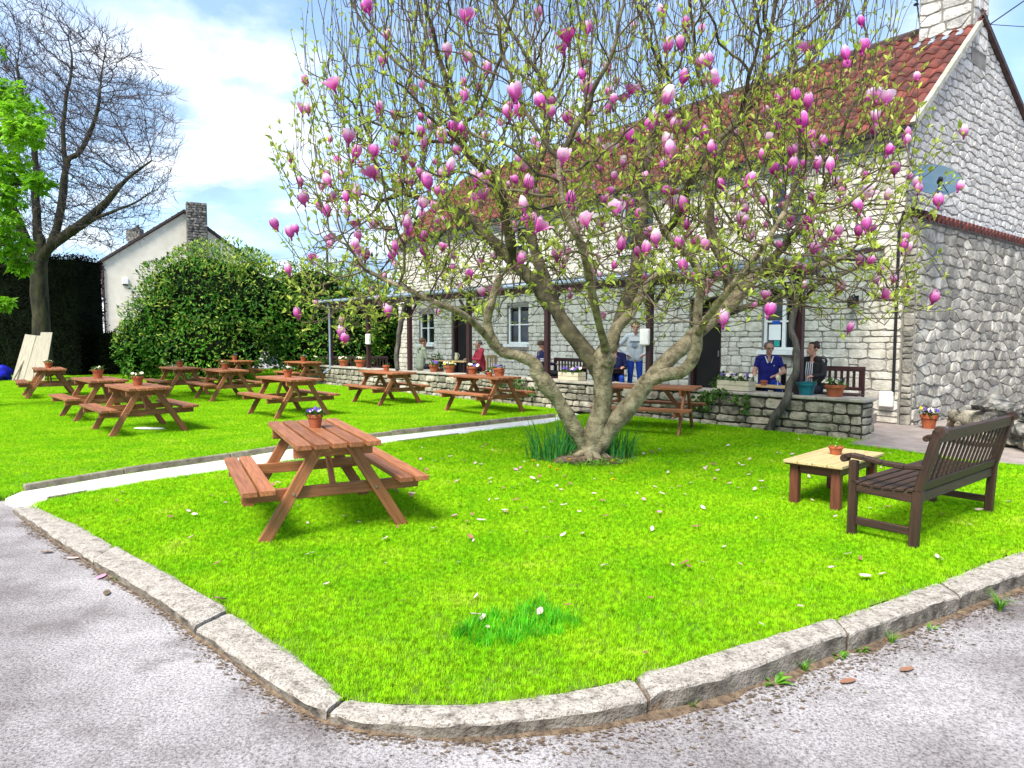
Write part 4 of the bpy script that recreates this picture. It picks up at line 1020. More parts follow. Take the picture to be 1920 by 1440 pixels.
blooms = [bloom(.0, 6, 1), bloom(.04, 6, 2), bloom(.12, 6, 3), bloom(.32, 7, 4), bloom(.75, 7, 5)]
cand = [(pts[-1], (pts[-1]-pts[-2]).normalized()) for pts in shoot_pts]+[(pts[len(pts)//2], (pts[len(pts)//2]-pts[len(pts)//2-1]).normalized()) for pts in shoot_pts if len(pts) > 4]
rd.shuffle(cand); chosen = []
for p, d in cand:
    if len(chosen) >= 470: break
    hi = (p.z-4.2)/1.8
    if hi > 0 and rd.random() < min(.85, .3+hi): continue
    if p.y > CY+1.2 and rd.random() < .6: continue
    if any((p-q).length < .16 for q, _ in chosen): continue
    chosen.append((p, d))
chosen.sort(key=lambda c: c[0].y); far_b = MB()
for fk, (p, d) in enumerate(chosen):
    me = rd.choices(blooms, (4, 4, 4, 3, 2))[0]; sz = rd.uniform(.10, .165)
    z_ = (d*.5+Vector((0, 0, 1.0))+rvec(rd)*.45).normalized(); q = z_.to_track_quat('Z', 'Y')
    if fk >= 300:
        mm = Matrix.Translation(p) @ q.to_matrix().to_4x4() @ Matrix.Scale(sz, 4); far_b.add([mm @ v.co for v in me.vertices], [tuple(f.vertices) for f in me.polygons]); continue
    o = link('flower', me, mag); o.location = p+z_*.01; o.rotation_mode = 'QUATERNION'
    o.rotation_quaternion = q @ Quaternion((0, 0, 1), rd.uniform(0, 6.28)); wv = rd.uniform(.85, 1.1); o.scale = (sz*wv, sz*wv, sz*rd.uniform(1.0, 1.25))

M['farpetal'] = mat('distant_magnolia_petal', (.85, .50, .66), (.48, .03, .28), .5, 9, coord='World')
tag(far_b.build('far_flowers', M['farpetal'], mag, smooth=True), kind='stuff')
# ------------------------------------------------------------------ bare tree at the left
bt = empty('bare_tree'); tag(bt, 'tall leafless tree with mossy spreading limbs at the left', 'tree')
BY = 27.0
def bl(pts): return [(at(x, y, BY+dy), r_*.82) for x, y, dy, r_ in pts]
blimbs = [bl([(78, 705, 0, .46), (78, 640, 0, .40), (76, 580, 0, .38), (74, 520, 0, .38), (74, 485, 0, .34), (76, 460, 0, .24), (78, 440, 0, .1)]),
 bl([(72, 490, 0, .26), (95, 462, -.1, .25), (125, 440, -.2, .24), (158, 418, -.3, .22), (188, 390, -.4, .20), (210, 365, -.5, .14), (245, 330, -.5, .07), (285, 300, -.5, .04)]),
 bl([(150, 425, -.3, .12), (190, 405, -.4, .09), (240, 385, -.5, .05), (280, 365, -.5, .03)]),
 bl([(95, 462, 0, .20), (112, 410, .2, .19), (120, 350, .3, .17), (128, 300, .4, .13), (150, 285, .4, .12), (172, 240, .3, .10), (185, 190, .3, .07), (190, 150, .3, .04), (196, 100, .3, .025)]),
 bl([(125, 320, .3, .12), (118, 250, .6, .10), (125, 180, .7, .08), (135, 120, .8, .05), (128, 70, .8, .03)]),
 bl([(72, 485, 0, .22), (70, 420, .1, .20), (66, 360, .2, .17), (68, 320, .2, .15), (60, 250, .3, .11), (40, 180, .3, .08), (30, 110, .4, .05)]),
 bl([(68, 490, 0, .24), (45, 440, -.3, .20), (25, 390, -.4, .17), (5, 330, -.5, .14), (-20, 260, -.6, .1), (-60, 180, -.7, .06)]),
 bl([(60, 500, 0, .2), (25, 470, .5, .16), (-20, 430, .9, .12), (-80, 380, 1.2, .08), (-140, 330, 1.4, .05)])]
pos, par, fixed = [], [], {}
for lb in blimbs: addlimb(lb)
for li, lb in enumerate(blimbs):
    P = catmull([p for p, _ in lb], 5); rr = [x for _, x in lb]; RR = []
    for i, p in enumerate(P):
        f = min(len(rr)-1.001, i/5); a = int(f); RR.append(rr[a]*(1-(f-a))+rr[a+1]*(f-a))
    b = MB(); b.tube([p+Vector((mnoise.noise(p*1.3), 0, mnoise.noise(p*1.3+Vector((0, 9, 0)))))*.05*min(1, i/8) for i, p in enumerate(P)], RR, 10, bump=.2); b.build('trunk' if li == 0 else 'limb', M['darkbark'], bt, smooth=True)
attr = []; c1 = at(85, 220, BY)
while len(attr) < 7000:
    x, y, z = rg.uniform(-6.2, 6.0), rg.uniform(-5, 5), rg.uniform(-6, 5.2)
    zz = z/(4.2 if z > 0 else 6.0); lim = 1-zz*zz
    if lim <= 0 or (x/5.0)**2+(y/4.6)**2 > lim: continue
    p = c1+Vector((x, y, z))
    if p.z < 5.2: continue
    attr.append(tuple(p))
pos, par = colonize(pos, par, attr, .20, 2.6, .29, 80, (0, 0, .22), .15, 5)
rad, ch = tree_radii(pos, par, .008, 2.5, fixed, .12); nfix = len(fixed)
b = MB(); b2 = MB(); rd = random.Random(9)
for c in chains(par, ch, rad, [k_ for i in range(nfix) for k_ in ch[i] if k_ >= nfix]):
    P = [Vector(pos[i]) for i in c]; r_ = [min(rad[i], rad[c[1]]) if k_ == 0 else rad[i] for k_, i in enumerate(c)]
    (b if max(r_) > .03 else b2).tube(P, r_, 5 if max(r_) > .03 else 3, cap=False)
    for i in range(1, len(P)):
        for _q in range(2 if rd.random() < .5 else 1):
            d = ((P[i]-P[i-1]).normalized()+rvec(rd)*.7+Vector((0, 0, .35))).normalized(); q = P[i]; pts = [q]
            for k_ in range(3): d = (d+rvec(rd)*.25+Vector((0, 0, .1))).normalized(); q = q+d*rd.uniform(.10, .22); pts.append(q)
            b2.tube(pts, [.008, .007, .006, .004], 3, cap=False)
tag(b.build('branches', M['darkbark'], bt, smooth=True), kind='stuff'); tag(b2.build('twigs', M['greytwig'], bt), kind='stuff')

# ------------------------------------------------------------------ leafy masses
def leafcloud(b, centers, n, ln, rd, outward=True, m=0, shell=.25, upb=.35):
    """leaves spread through the outer shell of several lumps; centers: (x,y,z,rx,ry,rz)"""
    wts = [c[3]*c[5]+c[4]*c[5] for c in centers]
    for k_ in range(n):
        c = rd.choices(centers, wts)[0]; v = rvec(rd)
        f = 1-shell*rd.random()**2; ns = 1+.26*mnoise.noise(Vector((v.x*2.6+c[0], v.y*2.6+c[1], v.z*2.6+c[2])))+.09*mnoise.noise(Vector((v.x*9, v.y*9, v.z*9+c[0])))
        p = Vector((c[0]+v.x*c[3]*f*ns, c[1]+v.y*c[4]*f*ns, c[2]+v.z*c[5]*f*ns))
        if p.z < .05: continue
        inside = False
        for q in centers:
            if q is not c and ((p.x-q[0])/q[3])**2+((p.y-q[1])/q[4])**2+((p.z-q[2])/q[5])**2 < .6: inside = True; break
        if inside: continue
        d = (v*.7+rvec(rd)*.8+Vector((0, 0, upb))).normalized(); l_ = ln*rd.uniform(.65, 1.3)
        leaf_geo(b, p, d, v+Vector((0, 0, .5)), l_, l_*rd.uniform(.35, .45), m=m if not callable(m) else m(p, v, rd))
def shrub(name, label, centers, n, ln, mats, rd, mfun=0, group=None, core=.74):
    e = empty(name, (sum(c[0] for c in centers)/len(centers), sum(c[1] for c in centers)/len(centers), 0)); base = Vector(e.location)
    tag(e, label, 'shrub', group)
    b = MB(); leafcloud(b, centers, n, ln, rd, m=mfun); b.v = [(v[0]-base.x, v[1]-base.y, v[2]) for v in b.v]; b.build('foliage', mats, e)
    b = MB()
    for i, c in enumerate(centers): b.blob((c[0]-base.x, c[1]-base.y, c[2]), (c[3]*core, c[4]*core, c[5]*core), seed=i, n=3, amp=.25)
    b.build('dark_core', M['leafD'], e, smooth=True)  # solid near-black blobs that paint in the shade inside the bush
    b = MB()
    for i in range(5): b.tube([(rd.uniform(-.4, .4), rd.uniform(-.4, .4), 0), (rd.uniform(-1, 1), rd.uniform(-.6, .6), 1.3)], [.07, .04], 6)
    b.build('stem', M['darkbark'], e)
    return e
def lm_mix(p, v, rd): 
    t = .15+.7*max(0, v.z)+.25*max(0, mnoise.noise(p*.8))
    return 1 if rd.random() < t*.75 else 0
LY = 27.5
def cen(px, py, Y, rx, ry, rz): p = at(px, py, Y); return (p.x, p.y, p.z, rx, ry, rz)
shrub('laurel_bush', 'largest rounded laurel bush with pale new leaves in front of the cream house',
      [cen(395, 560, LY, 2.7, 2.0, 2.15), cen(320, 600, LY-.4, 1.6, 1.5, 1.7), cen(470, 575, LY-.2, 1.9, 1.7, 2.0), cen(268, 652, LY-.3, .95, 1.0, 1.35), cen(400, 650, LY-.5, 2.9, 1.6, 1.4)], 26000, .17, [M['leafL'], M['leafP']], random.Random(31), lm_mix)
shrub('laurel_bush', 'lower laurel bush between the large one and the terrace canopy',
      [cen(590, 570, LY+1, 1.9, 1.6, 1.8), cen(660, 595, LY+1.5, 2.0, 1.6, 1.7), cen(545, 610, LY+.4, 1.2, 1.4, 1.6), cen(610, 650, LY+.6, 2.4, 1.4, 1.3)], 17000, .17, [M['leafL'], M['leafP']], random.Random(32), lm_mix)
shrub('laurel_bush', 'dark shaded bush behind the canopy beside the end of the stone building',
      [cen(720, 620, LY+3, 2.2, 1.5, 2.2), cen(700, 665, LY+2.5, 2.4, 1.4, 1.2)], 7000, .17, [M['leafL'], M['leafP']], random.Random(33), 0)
# dark clipped hedge
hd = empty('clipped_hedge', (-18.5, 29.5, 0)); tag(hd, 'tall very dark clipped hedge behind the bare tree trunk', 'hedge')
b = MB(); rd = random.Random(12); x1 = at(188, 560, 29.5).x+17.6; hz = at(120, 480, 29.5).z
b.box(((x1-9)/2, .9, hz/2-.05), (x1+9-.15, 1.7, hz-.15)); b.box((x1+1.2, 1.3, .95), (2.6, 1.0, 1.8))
b.build('dark_core', M['leafD'], hd)  # solid near-black box filling the hedge behind its leaves
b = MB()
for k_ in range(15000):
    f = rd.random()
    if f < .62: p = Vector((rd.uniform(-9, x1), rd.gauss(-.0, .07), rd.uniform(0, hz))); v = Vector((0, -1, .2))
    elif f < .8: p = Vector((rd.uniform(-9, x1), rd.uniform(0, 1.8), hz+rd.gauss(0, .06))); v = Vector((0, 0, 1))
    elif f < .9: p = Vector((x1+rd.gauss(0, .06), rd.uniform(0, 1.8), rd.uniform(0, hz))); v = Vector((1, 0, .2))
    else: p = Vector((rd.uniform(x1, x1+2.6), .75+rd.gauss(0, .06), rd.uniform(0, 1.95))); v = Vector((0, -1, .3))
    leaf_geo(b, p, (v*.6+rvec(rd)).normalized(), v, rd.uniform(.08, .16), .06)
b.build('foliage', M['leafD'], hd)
# leafy tree entering at the left edge
gt = empty('leafy_tree', (-12.9, 15.5, 0)); tag(gt, 'bright green leafy tree reaching in at the left edge', 'tree'); rd = random.Random(77); GO = Vector(gt.location)
def gp(px, py, Y): return at(px, py, Y)-GO
b = MB(); b.tube(catmull([(0, 0, 0), (0, .1, 1.5), (.1, .2, 3.2), (.0, .3, 5.5), (-.2, .3, 8)], 4), [.26-.012*i for i in range(17)], 10, bump=.2); b.build('trunk', M['darkbark'], gt, smooth=True)
b = MB(); sprays = [((35, 225), 15.0, .62), ((10, 175), 15.6, .45), ((45, 250), 14.6, .40), ((20, 320), 15, .48), ((68, 345), 14.8, .30), ((10, 370), 14.8, .42), ((15, 460), 15, .45), ((38, 500), 15, .22), ((5, 420), 14.6, .4), ((5, 570), 15.2, .18), ((-40, 280), 15.2, .9), ((-60, 450), 15.2, .8), ((-80, 180), 15.5, 1.0), ((-60, 90), 15.8, .7)]
lb2 = MB()
for (px, py), Y, r_ in sprays:
    e_ = gp(px, py, Y); s_ = Vector((0, .1, max(1.2, e_.z-.5))); b.tube(catmull([s_, s_.lerp(e_, .5)+Vector((0, 0, .25)), e_], 4), [.06-.005*i for i in range(9)], 5, cap=False)
    for k_ in range(int(330*r_)):
        v = rvec(rd); p = e_+Vector((v.x, v.y, v.z*.75))*r_*rd.random()**.4*(1+.3*mnoise.noise(v*4)); q = p
        # lobed leaf: three pointed blades from one stalk
        d0 = (rvec(rd)*.8+v*.4+Vector((0, 0, -.25))).normalized(); u_ = (Vector((0, 0, 1))+rvec(rd)*.6).normalized(); s1 = d0.cross(u_).normalized(); l_ = rd.uniform(.12, .20)
        for aa in (-.8, 0, .8): leaf_geo(lb2, q, d0*math.cos(aa)+s1*math.sin(aa), u_, l_*(1 if aa == 0 else .8), l_*.5)
b.build('branches', M['darkbark'], gt, smooth=True); tag(lb2.build('foliage', M['leafS'], gt), kind='stuff')
# ================================================================== PICNIC TABLES
def picnic_table():
    r = empty('picnic_table'); Wt, Lt, H, SH = .70, 1.70, .74, .43; th = .042; wd = M['wood']
    for i in range(5): x = -.284+i*.142; plank('table_plank', r, (x, -Lt/2, H-th/2), (x, Lt/2, H-th/2), .116, th, wd)
    for s_ in (-1, 1):
        for x in (.565, .70): plank('seat_plank', r, (s_*x, -Lt/2, SH-th/2), (s_*x, Lt/2, SH-th/2), .116, th, wd)
    for e in (-1, 1):
        y = e*.60
        plank('top_batten', r, (-.33, y, H-th-.046), (.33, y, H-th-.046), .04, .09, wd)
        plank('seat_rail', r, (-.74, y, SH-th-.046), (.74, y, SH-th-.046), .04, .09, wd)
        for s_ in (-1, 1):
            plank('leg', r, (s_*.585, y+e*.042, .0-.01), (s_*.13, y+e*.042, H-th-.004), .04, .095, wd, up=(s_*1, 0, .6))
            b = MB(); b.tube([(0, 0, 0), (0, .012*e, 0)], [.013, .009], 8); o = b.build('bolt', M['steel'], r); o.location = (s_*.345, y+e*.062, SH-th-.046)
        plank('brace', r, (0, y-e*.03, SH-th-.05), (0, y-e*.34, H-th-.006), .04, .07, wd, up=(0, e, .6))
    return r
tables = [('T12', -1.78, 6.26, .47, 'nearest picnic table, alone on the front lawn beside the magnolia'),
 ('T3', -6.66, 12.12, .74, 'front-left picnic table with a white scrap lying under it'),
 ('T7', -4.80, 14.6, .76, 'picnic table in the middle of the back lawn, right in front of the large laurel'),
 ('T5', -7.70, 18.3, .71, 'picnic table behind the middle one, overlapping the base of the large laurel'),
 ('T1', -12.9, 19.0, .67, 'farthest-left picnic table beside the leaning pale boards'),
 ('T2', -8.6, 14.2, .76, 'picnic table just behind and left of the one with the white scrap'),
 ('T4', -9.54, 19.6, .72, 'picnic table with its left seat against the dark gap beside the laurel'),
 ('T6', -10.4, 25.6, .85, 'small far picnic table at the foot of the large laurel'),
 ('T8', -7.4, 24.2, .73, 'far picnic table nearest the drainpipe at the left end of the canopy'),
 ('T9', -3.17, 17.2, .71, 'picnic table in front of the terrace wall below the person in green'),
 ('T10', -.62, 15.2, .74, 'picnic table in front of the terrace wall carrying a row of pots'),
 ('T11', 2.45, 12.1, 1.12, 'picnic table seen side-on behind the magnolia trunk')]
pt = picnic_table(); TBL = {}
for i, (k_, x, y, a, lab) in enumerate(tables):
    o = pt if i == 0 else copy_tree(pt); o.location = (x, y, 0); o.rotation_euler = (random.uniform(-.006, .006), random.uniform(-.006, .006), a)
    o.scale = (1, 1, 1.08); tag(o, lab, 'picnic table', 'picnic tables on the lawns'); TBL[k_] = o

# ================================================================== POTS AND PLANTERS
def posy(parent, r, h, n, rd, leafm, flowers, nfl, ln=.05):
    b = MB()
    for i in range(n):
        a = rd.uniform(0, 6.28); q = r*rd.random()**.5; p = Vector((math.cos(a)*q, math.sin(a)*q, rd.uniform(-.01, .01)+h*(1-.6*(q/r)**2)*rd.uniform(.1, 1)))
        leaf_geo(b, p, (rvec(rd)+Vector((math.cos(a), math.sin(a), .9))*.6).normalized(), Vector((0, 0, 1)), ln*rd.uniform(.7, 1.3), ln*.55)
    b.build('foliage', leafm, parent)
    for i in range(nfl):
        a = rd.uniform(0, 6.28); q = r*rd.random()**.6*.95; p = Vector((math.cos(a)*q, math.sin(a)*q, h*rd.uniform(.6, 1.1))); b = MB(); f = rvec(rd)*.5+Vector((0, -.5, .8)); f.normalize()
        s1 = f.cross(Vector((1, 0, .2))).normalized(); s2 = f.cross(s1); R0 = ln*.55
        for k_ in range(5):
            c, s_ = math.cos(k_*1.2566), math.sin(k_*1.2566); d = s1*c+s2*s_; w_ = s1*-s_+s2*c
            b.add([Vector((0, 0, 0)), d*R0*.7+w_*R0*.5+f*.004, d*R0+f*.006, d*R0*.7-w_*R0*.5+f*.004], [(0, 1, 2, 3)])
        o = b.build('flower', rd.choice(flowers), parent); o.location = p
_pots = {}
def pot(label, loc, R_=.09, H_=None, flowers=('violet', 'pansyw'), nfl=5, nl=40, ph=.08, m='terracotta', group=None, seed=None, name='flower_pot', leaf='leafI', cat='flower pot'):
    H_ = H_ or R_*1.7; e = empty(name, loc); tag(e, label, cat, group); rd = random.Random(seed or label)
    b = MB(); rim = H_*.74
    b.lathe([(0, 0), (R_*.66, 0), (R_*.88, rim), (R_*1.0, rim+.003), (R_*1.03, H_-.006), (R_*1.0, H_), (R_*.90, H_), (R_*.87, H_-.02), (R_*.8, H_*.6)], 22)
    b.build('pot', M[m], e, smooth=False)
    b = MB(); b.lathe([(R_*.87, 0), (R_*.5, .008), (0, .012)], 14, (0, 0, H_-.03)); b.build('soil', M['soil'], e)
    fo = empty('plant', parent=e); fo.location = (0, 0, H_-.02)
    posy(fo, R_*1.1, ph, nl, rd, M[leaf], [M[f] for f in flowers], nfl, ln=R_*.55)
    return e
def on_table(k_, x=0.0, y=0.0): o = TBL[k_]; a = o.rotation_euler.z; return (o.location.x+x*math.cos(a)-y*math.sin(a), o.location.y+x*math.sin(a)+y*math.cos(a), .7995)
PG = 'small potted plants on the picnic tables'
tp = {'T12': ('terracotta pot of dark violet pansies on the nearest picnic table', .075, ('violet', 'violet', 'pansyw'), 9, .0, .18),
 'T3': ('terracotta pot with white pansies on the front-left picnic table', .10, ('pansyw',), 5, 0, 0), 'T7': ('terracotta pot with pale bloom on the middle picnic table', .10, ('pansyw',), 4, 0, 0),
 'T5': ('terracotta pot of green leaves on the table overlapping the laurel base', .10, ('pansyw',), 1, 0, 0), 'T1': ('terracotta pot on the table beside the leaning boards', .10, ('pansyw',), 5, 0, .1),
 'T2': ('terracotta pot on the table behind the front-left one', .11, ('violet', 'pansyw'), 4, 0, .1), 'T4': ('terracotta pot on the table by the dark gap beside the laurel', .10, ('pansyw',), 2, 0, 0),
 'T6': ('tiny terracotta pot with violet flowers on the far table below the laurel', .10, ('violet',), 6, 0, 0), 'T8': ('tiny terracotta pot on the far table nearest the drainpipe', .10, ('pansyw', 'violet'), 5, 0, 0),
 'T9': ('empty-looking small terracotta pot on the table below the person in green', .09, ('violet',), 0, 0, 0)}
for k_, (lab, r_, fl, nf, x, y) in tp.items(): pot(lab, on_table(k_, x, y), r_, flowers=fl, nfl=nf, nl=70 if nf else 8, ph=.07, group=PG)
T10p = on_table('T10')
for px, py, r_, lab, mm, fl, nf in ((912, 694, .13, 'terracotta pot of white pansies, second largest of the row on the right-hand table', 'terracotta', ('pansyw', 'violet'), 9), (918, 702, .075, 'smallest terracotta pot at the front of the row on the right-hand table', 'terracotta', ('pansyw',), 2),
        (934, 698, .09, 'black plastic pot in the row on the right-hand table', 'black', ('violet',), 0), (956, 699, .13, 'reddish bowl pot right of the black pot on the table', 'terracotta', ('violet',), 4), (985, 698, .09, 'terracotta pot at the right end of the table with the row', 'terracotta', ('pansyw',), 3)):
    p = gnd(px, py+4, .80); o = Vector(T10p); d = Vector((p.x, p.y, 0))-Vector((o.x, o.y, 0)); a = TBL['T10'].rotation_euler.z
    lx = max(-.3, min(.3, d.x*math.cos(a)+d.y*math.sin(a))); ly = max(-.78, min(.78, -d.x*math.sin(a)+d.y*math.cos(a)))
    pot(lab, on_table('T10', lx, ly), r_, H_=r_*1.3, m=mm, flowers=fl, nfl=nf, nl=30, ph=.07, group='pots in a row on one picnic table')
def on_wall(px, off=.2): return wallp(wall_t(px, off), off)+Vector((0, 0, CZ+.001))
WG = 'pots standing on the terrace wall'
for px, r_, lab, fl, nf in ((645, .17, 'leftmost terracotta pot on the terrace wall coping', ('pansyw',), 6), (676, .18, 'terracotta pot on the coping just left of the post with the white box', ('pansyw',), 5), (814, .15, 'terracotta pot of violet pansies on the coping beside the person in green', ('violet', 'violet', 'pansyw'), 10), (843, .15, 'terracotta pot of pale yellow flowers on the coping left of the dark post', ('pansyw', 'yellow'), 9)):
    pot(lab, on_wall(px), r_, H_=r_*1.35, flowers=fl, nfl=nf, nl=50, ph=.11, group=WG)
pot('large terracotta pot at the right end of the terrace wall', on_wall(1566), .165, H_=.20, flowers=('pansyw', 'violet'), nfl=6, nl=70, ph=.09, group=WG)
e = pot('teal plastic tub on the terrace wall beside the leaning vine', on_wall(1512), .165, H_=.225, m='teal', nfl=0, nl=2, ph=.01, name='plastic_tub', cat='tub')
b = MB(); b.tube([(.165*math.cos(t), .165*math.sin(t)-.01, .20-.03*math.sin(t*1.0)) for t in [math.pi*1.05+i*.3 for i in range(10)]], .006, 5); b.build('handle', M['teal'], e)
pot('terracotta pot of violet and yellow pansies on the paving by the rough wall', gnd(1741, 803, .013), .145, H_=.25, flowers=('violet', 'violet', 'yellow', 'pansyw'), nfl=16, nl=60, ph=.12)
def trough(label, px, ln, seed):
    t = wall_t(px); e = empty('flower_trough', wallp(t, .2)+Vector((0, 0, CZ+.001)), math.atan2(-WD.y, -WD.x)); tag(e, label, 'planter', 'cream troughs on the terrace wall'); b = MB()
    for y in (-.125, .125):
        for z in (.05, .145): plank('side_board', e, (-ln/2, y, z), (ln/2, y, z), .022, .088, M['cream'])
    for x in (-ln/2+.012, ln/2-.012):
        for z in (.05, .145): plank('end_board', e, (x, -.112, z), (x, .112, z), .022, .087, M['cream'], ch=.003)
    b = MB(); b.box((0, 0, .155), (ln-.04, .22, .03)); b.build('soil', M['soil'], e)
    for k_ in range(3):
        f = empty('plant', parent=e); f.location = ((k_-1)*ln*.3, 0, .16); posy(f, .14, .13, 50, random.Random(seed+k_), M['leafI'], [M['violet'], M['pansyw'], M['violet']], 6, ln=.075)
trough('cream wooden trough of violet flowers on the wall left of the magnolia trunk', 1072, .62, 1)
trough('cream wooden trough of mixed flowers on the wall left of the person in blue', 1380, .64, 5)

# ================================================================== GARDEN BENCH AND LOW TABLE
bench = empty('garden_bench', (3.17, 5.24, 0), math.atan2(.629, .777)); bench.scale = (1.04, 1.04, 1.04); tag(bench, 'dark brown slatted garden bench seen from behind at the right', 'bench'); bw = M['bench']; BL = 1.74
for x in (0.03, BL-.03):
    plank('leg', bench, (x, .04, -.01), (x, .02, .44), .06, .065, bw, up=(0, 1, 0)); plank('back_post', bench, (x, .02, .43), (x, -.10, .90), .06, .06, bw, up=(0, 1, 0))
    plank('leg', bench, (x, .50, -.01), (x, .50, .60), .06, .06, bw, up=(0, 1, 0))
    plank('stretcher', bench, (x, .07, .115), (x, .47, .115), .035, .06, bw); plank('seat_rail', bench, (x, .05, .375), (x, .47, .39), .04, .075, bw)
    b = MB(); pts = [(x, -.02, .62), (x, .12, .605), (x, .28, .61), (x, .42, .63), (x, .52, .64), (x, .575, .625)]
    for i in range(5): b.bar(pts[i], pts[i+1], .068, .038, ch=.008)
    b.tube([(x-.034, .57, .61), (x+.034, .57, .61)], .03, 10); b.build('armrest', bw, bench)
    b = MB(); b.tube([(x-.03, -.115, .895), (x+.03, -.115, .895)], .042, 10); b.build('scroll_top', bw, bench)
for i in range(6): y = .475-i*.083; z = .432-.012*math.sin(i/5*3.14); plank('seat_slat', bench, (-.0, y, z), (BL, y, z), .062, .024, bw, up=(0, .05*(i-2.5), 1))
plank('back_rail', bench, (.06, -.095, .855), (BL-.06, -.095, .855), .035, .095, bw, up=(0, -.25, 1)); plank('back_rail', bench, (.06, .012, .465), (BL-.06, .012, .465), .035, .075, bw, up=(0, -.25, 1))
plank('rear_apron', bench, (.06, .03, .375), (BL-.06, .03, .375), .03, .08, bw); plank('front_apron', bench, (.06, .49, .385), (BL-.06, .49, .385), .03, .07, bw)
for i in range(16): x = .13+i*(BL-.26)/15; plank('back_slat', bench, (x, .006, .49), (x, -.088, .82), .032, .014, bw, up=(0, 1, .25))
lt = empty('low_table', (3.31, 6.93, 0), R(44)); tag(lt, 'low square-legged table with pale plank top in front of the dark bench', 'table')
for i in range(4): y = -.215+i*.143; plank('top_plank', lt, (-.575, y, .425), (.575, y, .425), .137, .03, M['paletop'])
for sx in (-1, 1):
    for sy in (-1, 1): plank('leg', lt, (sx*.47, sy*.20, -.01), (sx*.47, sy*.20, .41), .085, .085, M['redleg'], ch=.006)
    plank('apron', lt, (sx*.47, -.155, .355), (sx*.47, .155, .355), .025, .09, M['redleg'], ch=.003)
for sy in (-1, 1): plank('apron', lt, (-.425, sy*.20, .355), (.425, sy*.20, .355), .025, .09, M['redleg'], ch=.003)
plank('top_edge', lt, (-.56, 0, .402), (.56, 0, .402), .54, .014, M['redleg'])
pot('small orange terracotta pot with green shoots on the low table', (3.36, 7.02, .441), .075, H_=.085, nfl=0, nl=16, ph=.10, leaf='weed')

# ================================================================== TERRACE FURNITURE AND CLUTTER
def chair(label, loc, rz, wood, w_=.5, back=True, group='terrace seats', name='terrace_chair', cat='chair'):
    e = empty(name, loc, rz); tag(e, label, cat, group)
    for sx in (-1, 1):
        for sy in (-1, 1): plank('leg', e, (sx*(w_/2-.03), sy*.2, 0), (sx*(w_/2-.03), sy*.2, .42 if sy < 0 else .9), .05, .05, M[wood])
    for i in range(4): plank('seat_slat', e, (-w_/2, -.18+i*.12, .43), (w_/2, -.18+i*.12, .43), .10, .025, M[wood])
    plank('back_rail', e, (-w_/2, .2, .88), (w_/2, .2, .88), .04, .09, M[wood]); plank('back_rail', e, (-w_/2, .2, .52), (w_/2, .2, .52), .04, .06, M[wood])
    nb_ = max(3, int(w_/.11))
    for i in range(nb_): x = -w_/2+.08+i*(w_-.16)/(nb_-1); plank('back_slat', e, (x, .2, .55), (x, .2, .84), .05, .018, M[wood], up=(0, 1, 0))
    return e
def ttable(label, loc, rz, w_, d_, wood, hgt=.74):
    e = empty('terrace_table', loc, rz); tag(e, label, 'table', 'terrace tables')
    nn = max(3, int(d_/.13))
    for i in range(nn): y = -d_/2+d_*(i+.5)/nn; plank('top_plank', e, (-w_/2, y, hgt-.015), (w_/2, y, hgt-.015), d_/nn-.008, .03, M[wood])
    for sx in (-1, 1):
        for sy in (-1, 1): plank('leg', e, (sx*(w_/2-.08), sy*(d_/2-.08), 0), (sx*(w_/2-.08), sy*(d_/2-.08), hgt-.03), .06, .06, M['post'])
        plank('rail', e, (sx*(w_/2-.08), -d_/2+.08, hgt-.08), (sx*(w_/2-.08), d_/2-.08, hgt-.08), .03, .07, M['post'])
    return e
WR = math.atan2(WD.y, WD.x)+math.pi
def terr(px, off): p = wallp(wall_t(px, off), off); return Vector((p.x, p.y, TZ))
ttable('terrace table between the people in green and red', terr(858, 1.5), WR, 1.5, .7, 'paletop')
ttable('pale-topped terrace table in front of the person in blue', terr(1452, .72), WR, .95, .5, 'paletop', .55)
ttable('dark terrace table behind the magnolia trunk', terr(1120, .9), WR, 1.3, .6, 'post')
chair('dark slatted bench on the terrace left of the magnolia trunk', terr(1058, 1.25), WR, 'post', 1.1, name='terrace_bench', cat='bench')
chair('dark bench backrest behind the person in the black cardigan', terr(1560, 1.2), WR+.1, 'post', 1.0, name='terrace_bench', cat='bench')
chair('pale wooden chair under the person in red', terr(912, 1.9), WR-R(80), 'paletop', .5)
chair('dark chair under the person in the blue polo shirt', terr(1440, 1.45), WR, 'post', .55)
chair('long dark bench at the hedge end beyond the canopy', Vector((at(660, 660, 26).x, 26.2, 0)), R(8), 'post', 2.6, name='terrace_bench', cat='bench')
# glasses, jug, white cap on the tables
M['clear'] = mat('drinking_glass', (.75, .72, .55), (.7, .66, .45), .08, 3, spec=.6)
g = empty('wine_glass', terr(1458, .70)+Vector((.0, 0, .552))); tag(g, 'stemmed wine glass on the pale table in front of the person in blue', 'glass')
b = MB(); b.lathe([(0, 0), (.035, .002), (.005, .01), (.004, .09), (.03, .12), (.038, .16), (.032, .205)], 14); b.build('bowl', M['clear'], g, smooth=True)
g = empty('drink_jug', terr(856, 1.5)+Vector((0, 0, .742))); tag(g, 'clear glass jug on the table between the people in green and red', 'jug')
b = MB(); b.lathe([(0, 0), (.05, 0), (.06, .08), (.045, .18), (.055, .24)], 14); b.tube([(.05, 0, .2), (.1, 0, .17), (.055, 0, .06)], .009, 6); b.build('body', M['clear'], g, smooth=True)
pot('bushy green plant in a pot behind the table between green and red', terr(820, 2.3), .22, H_=.4, nfl=0, nl=260, ph=.55, leaf='leafI', name='potted_shrub', cat='potted plant')
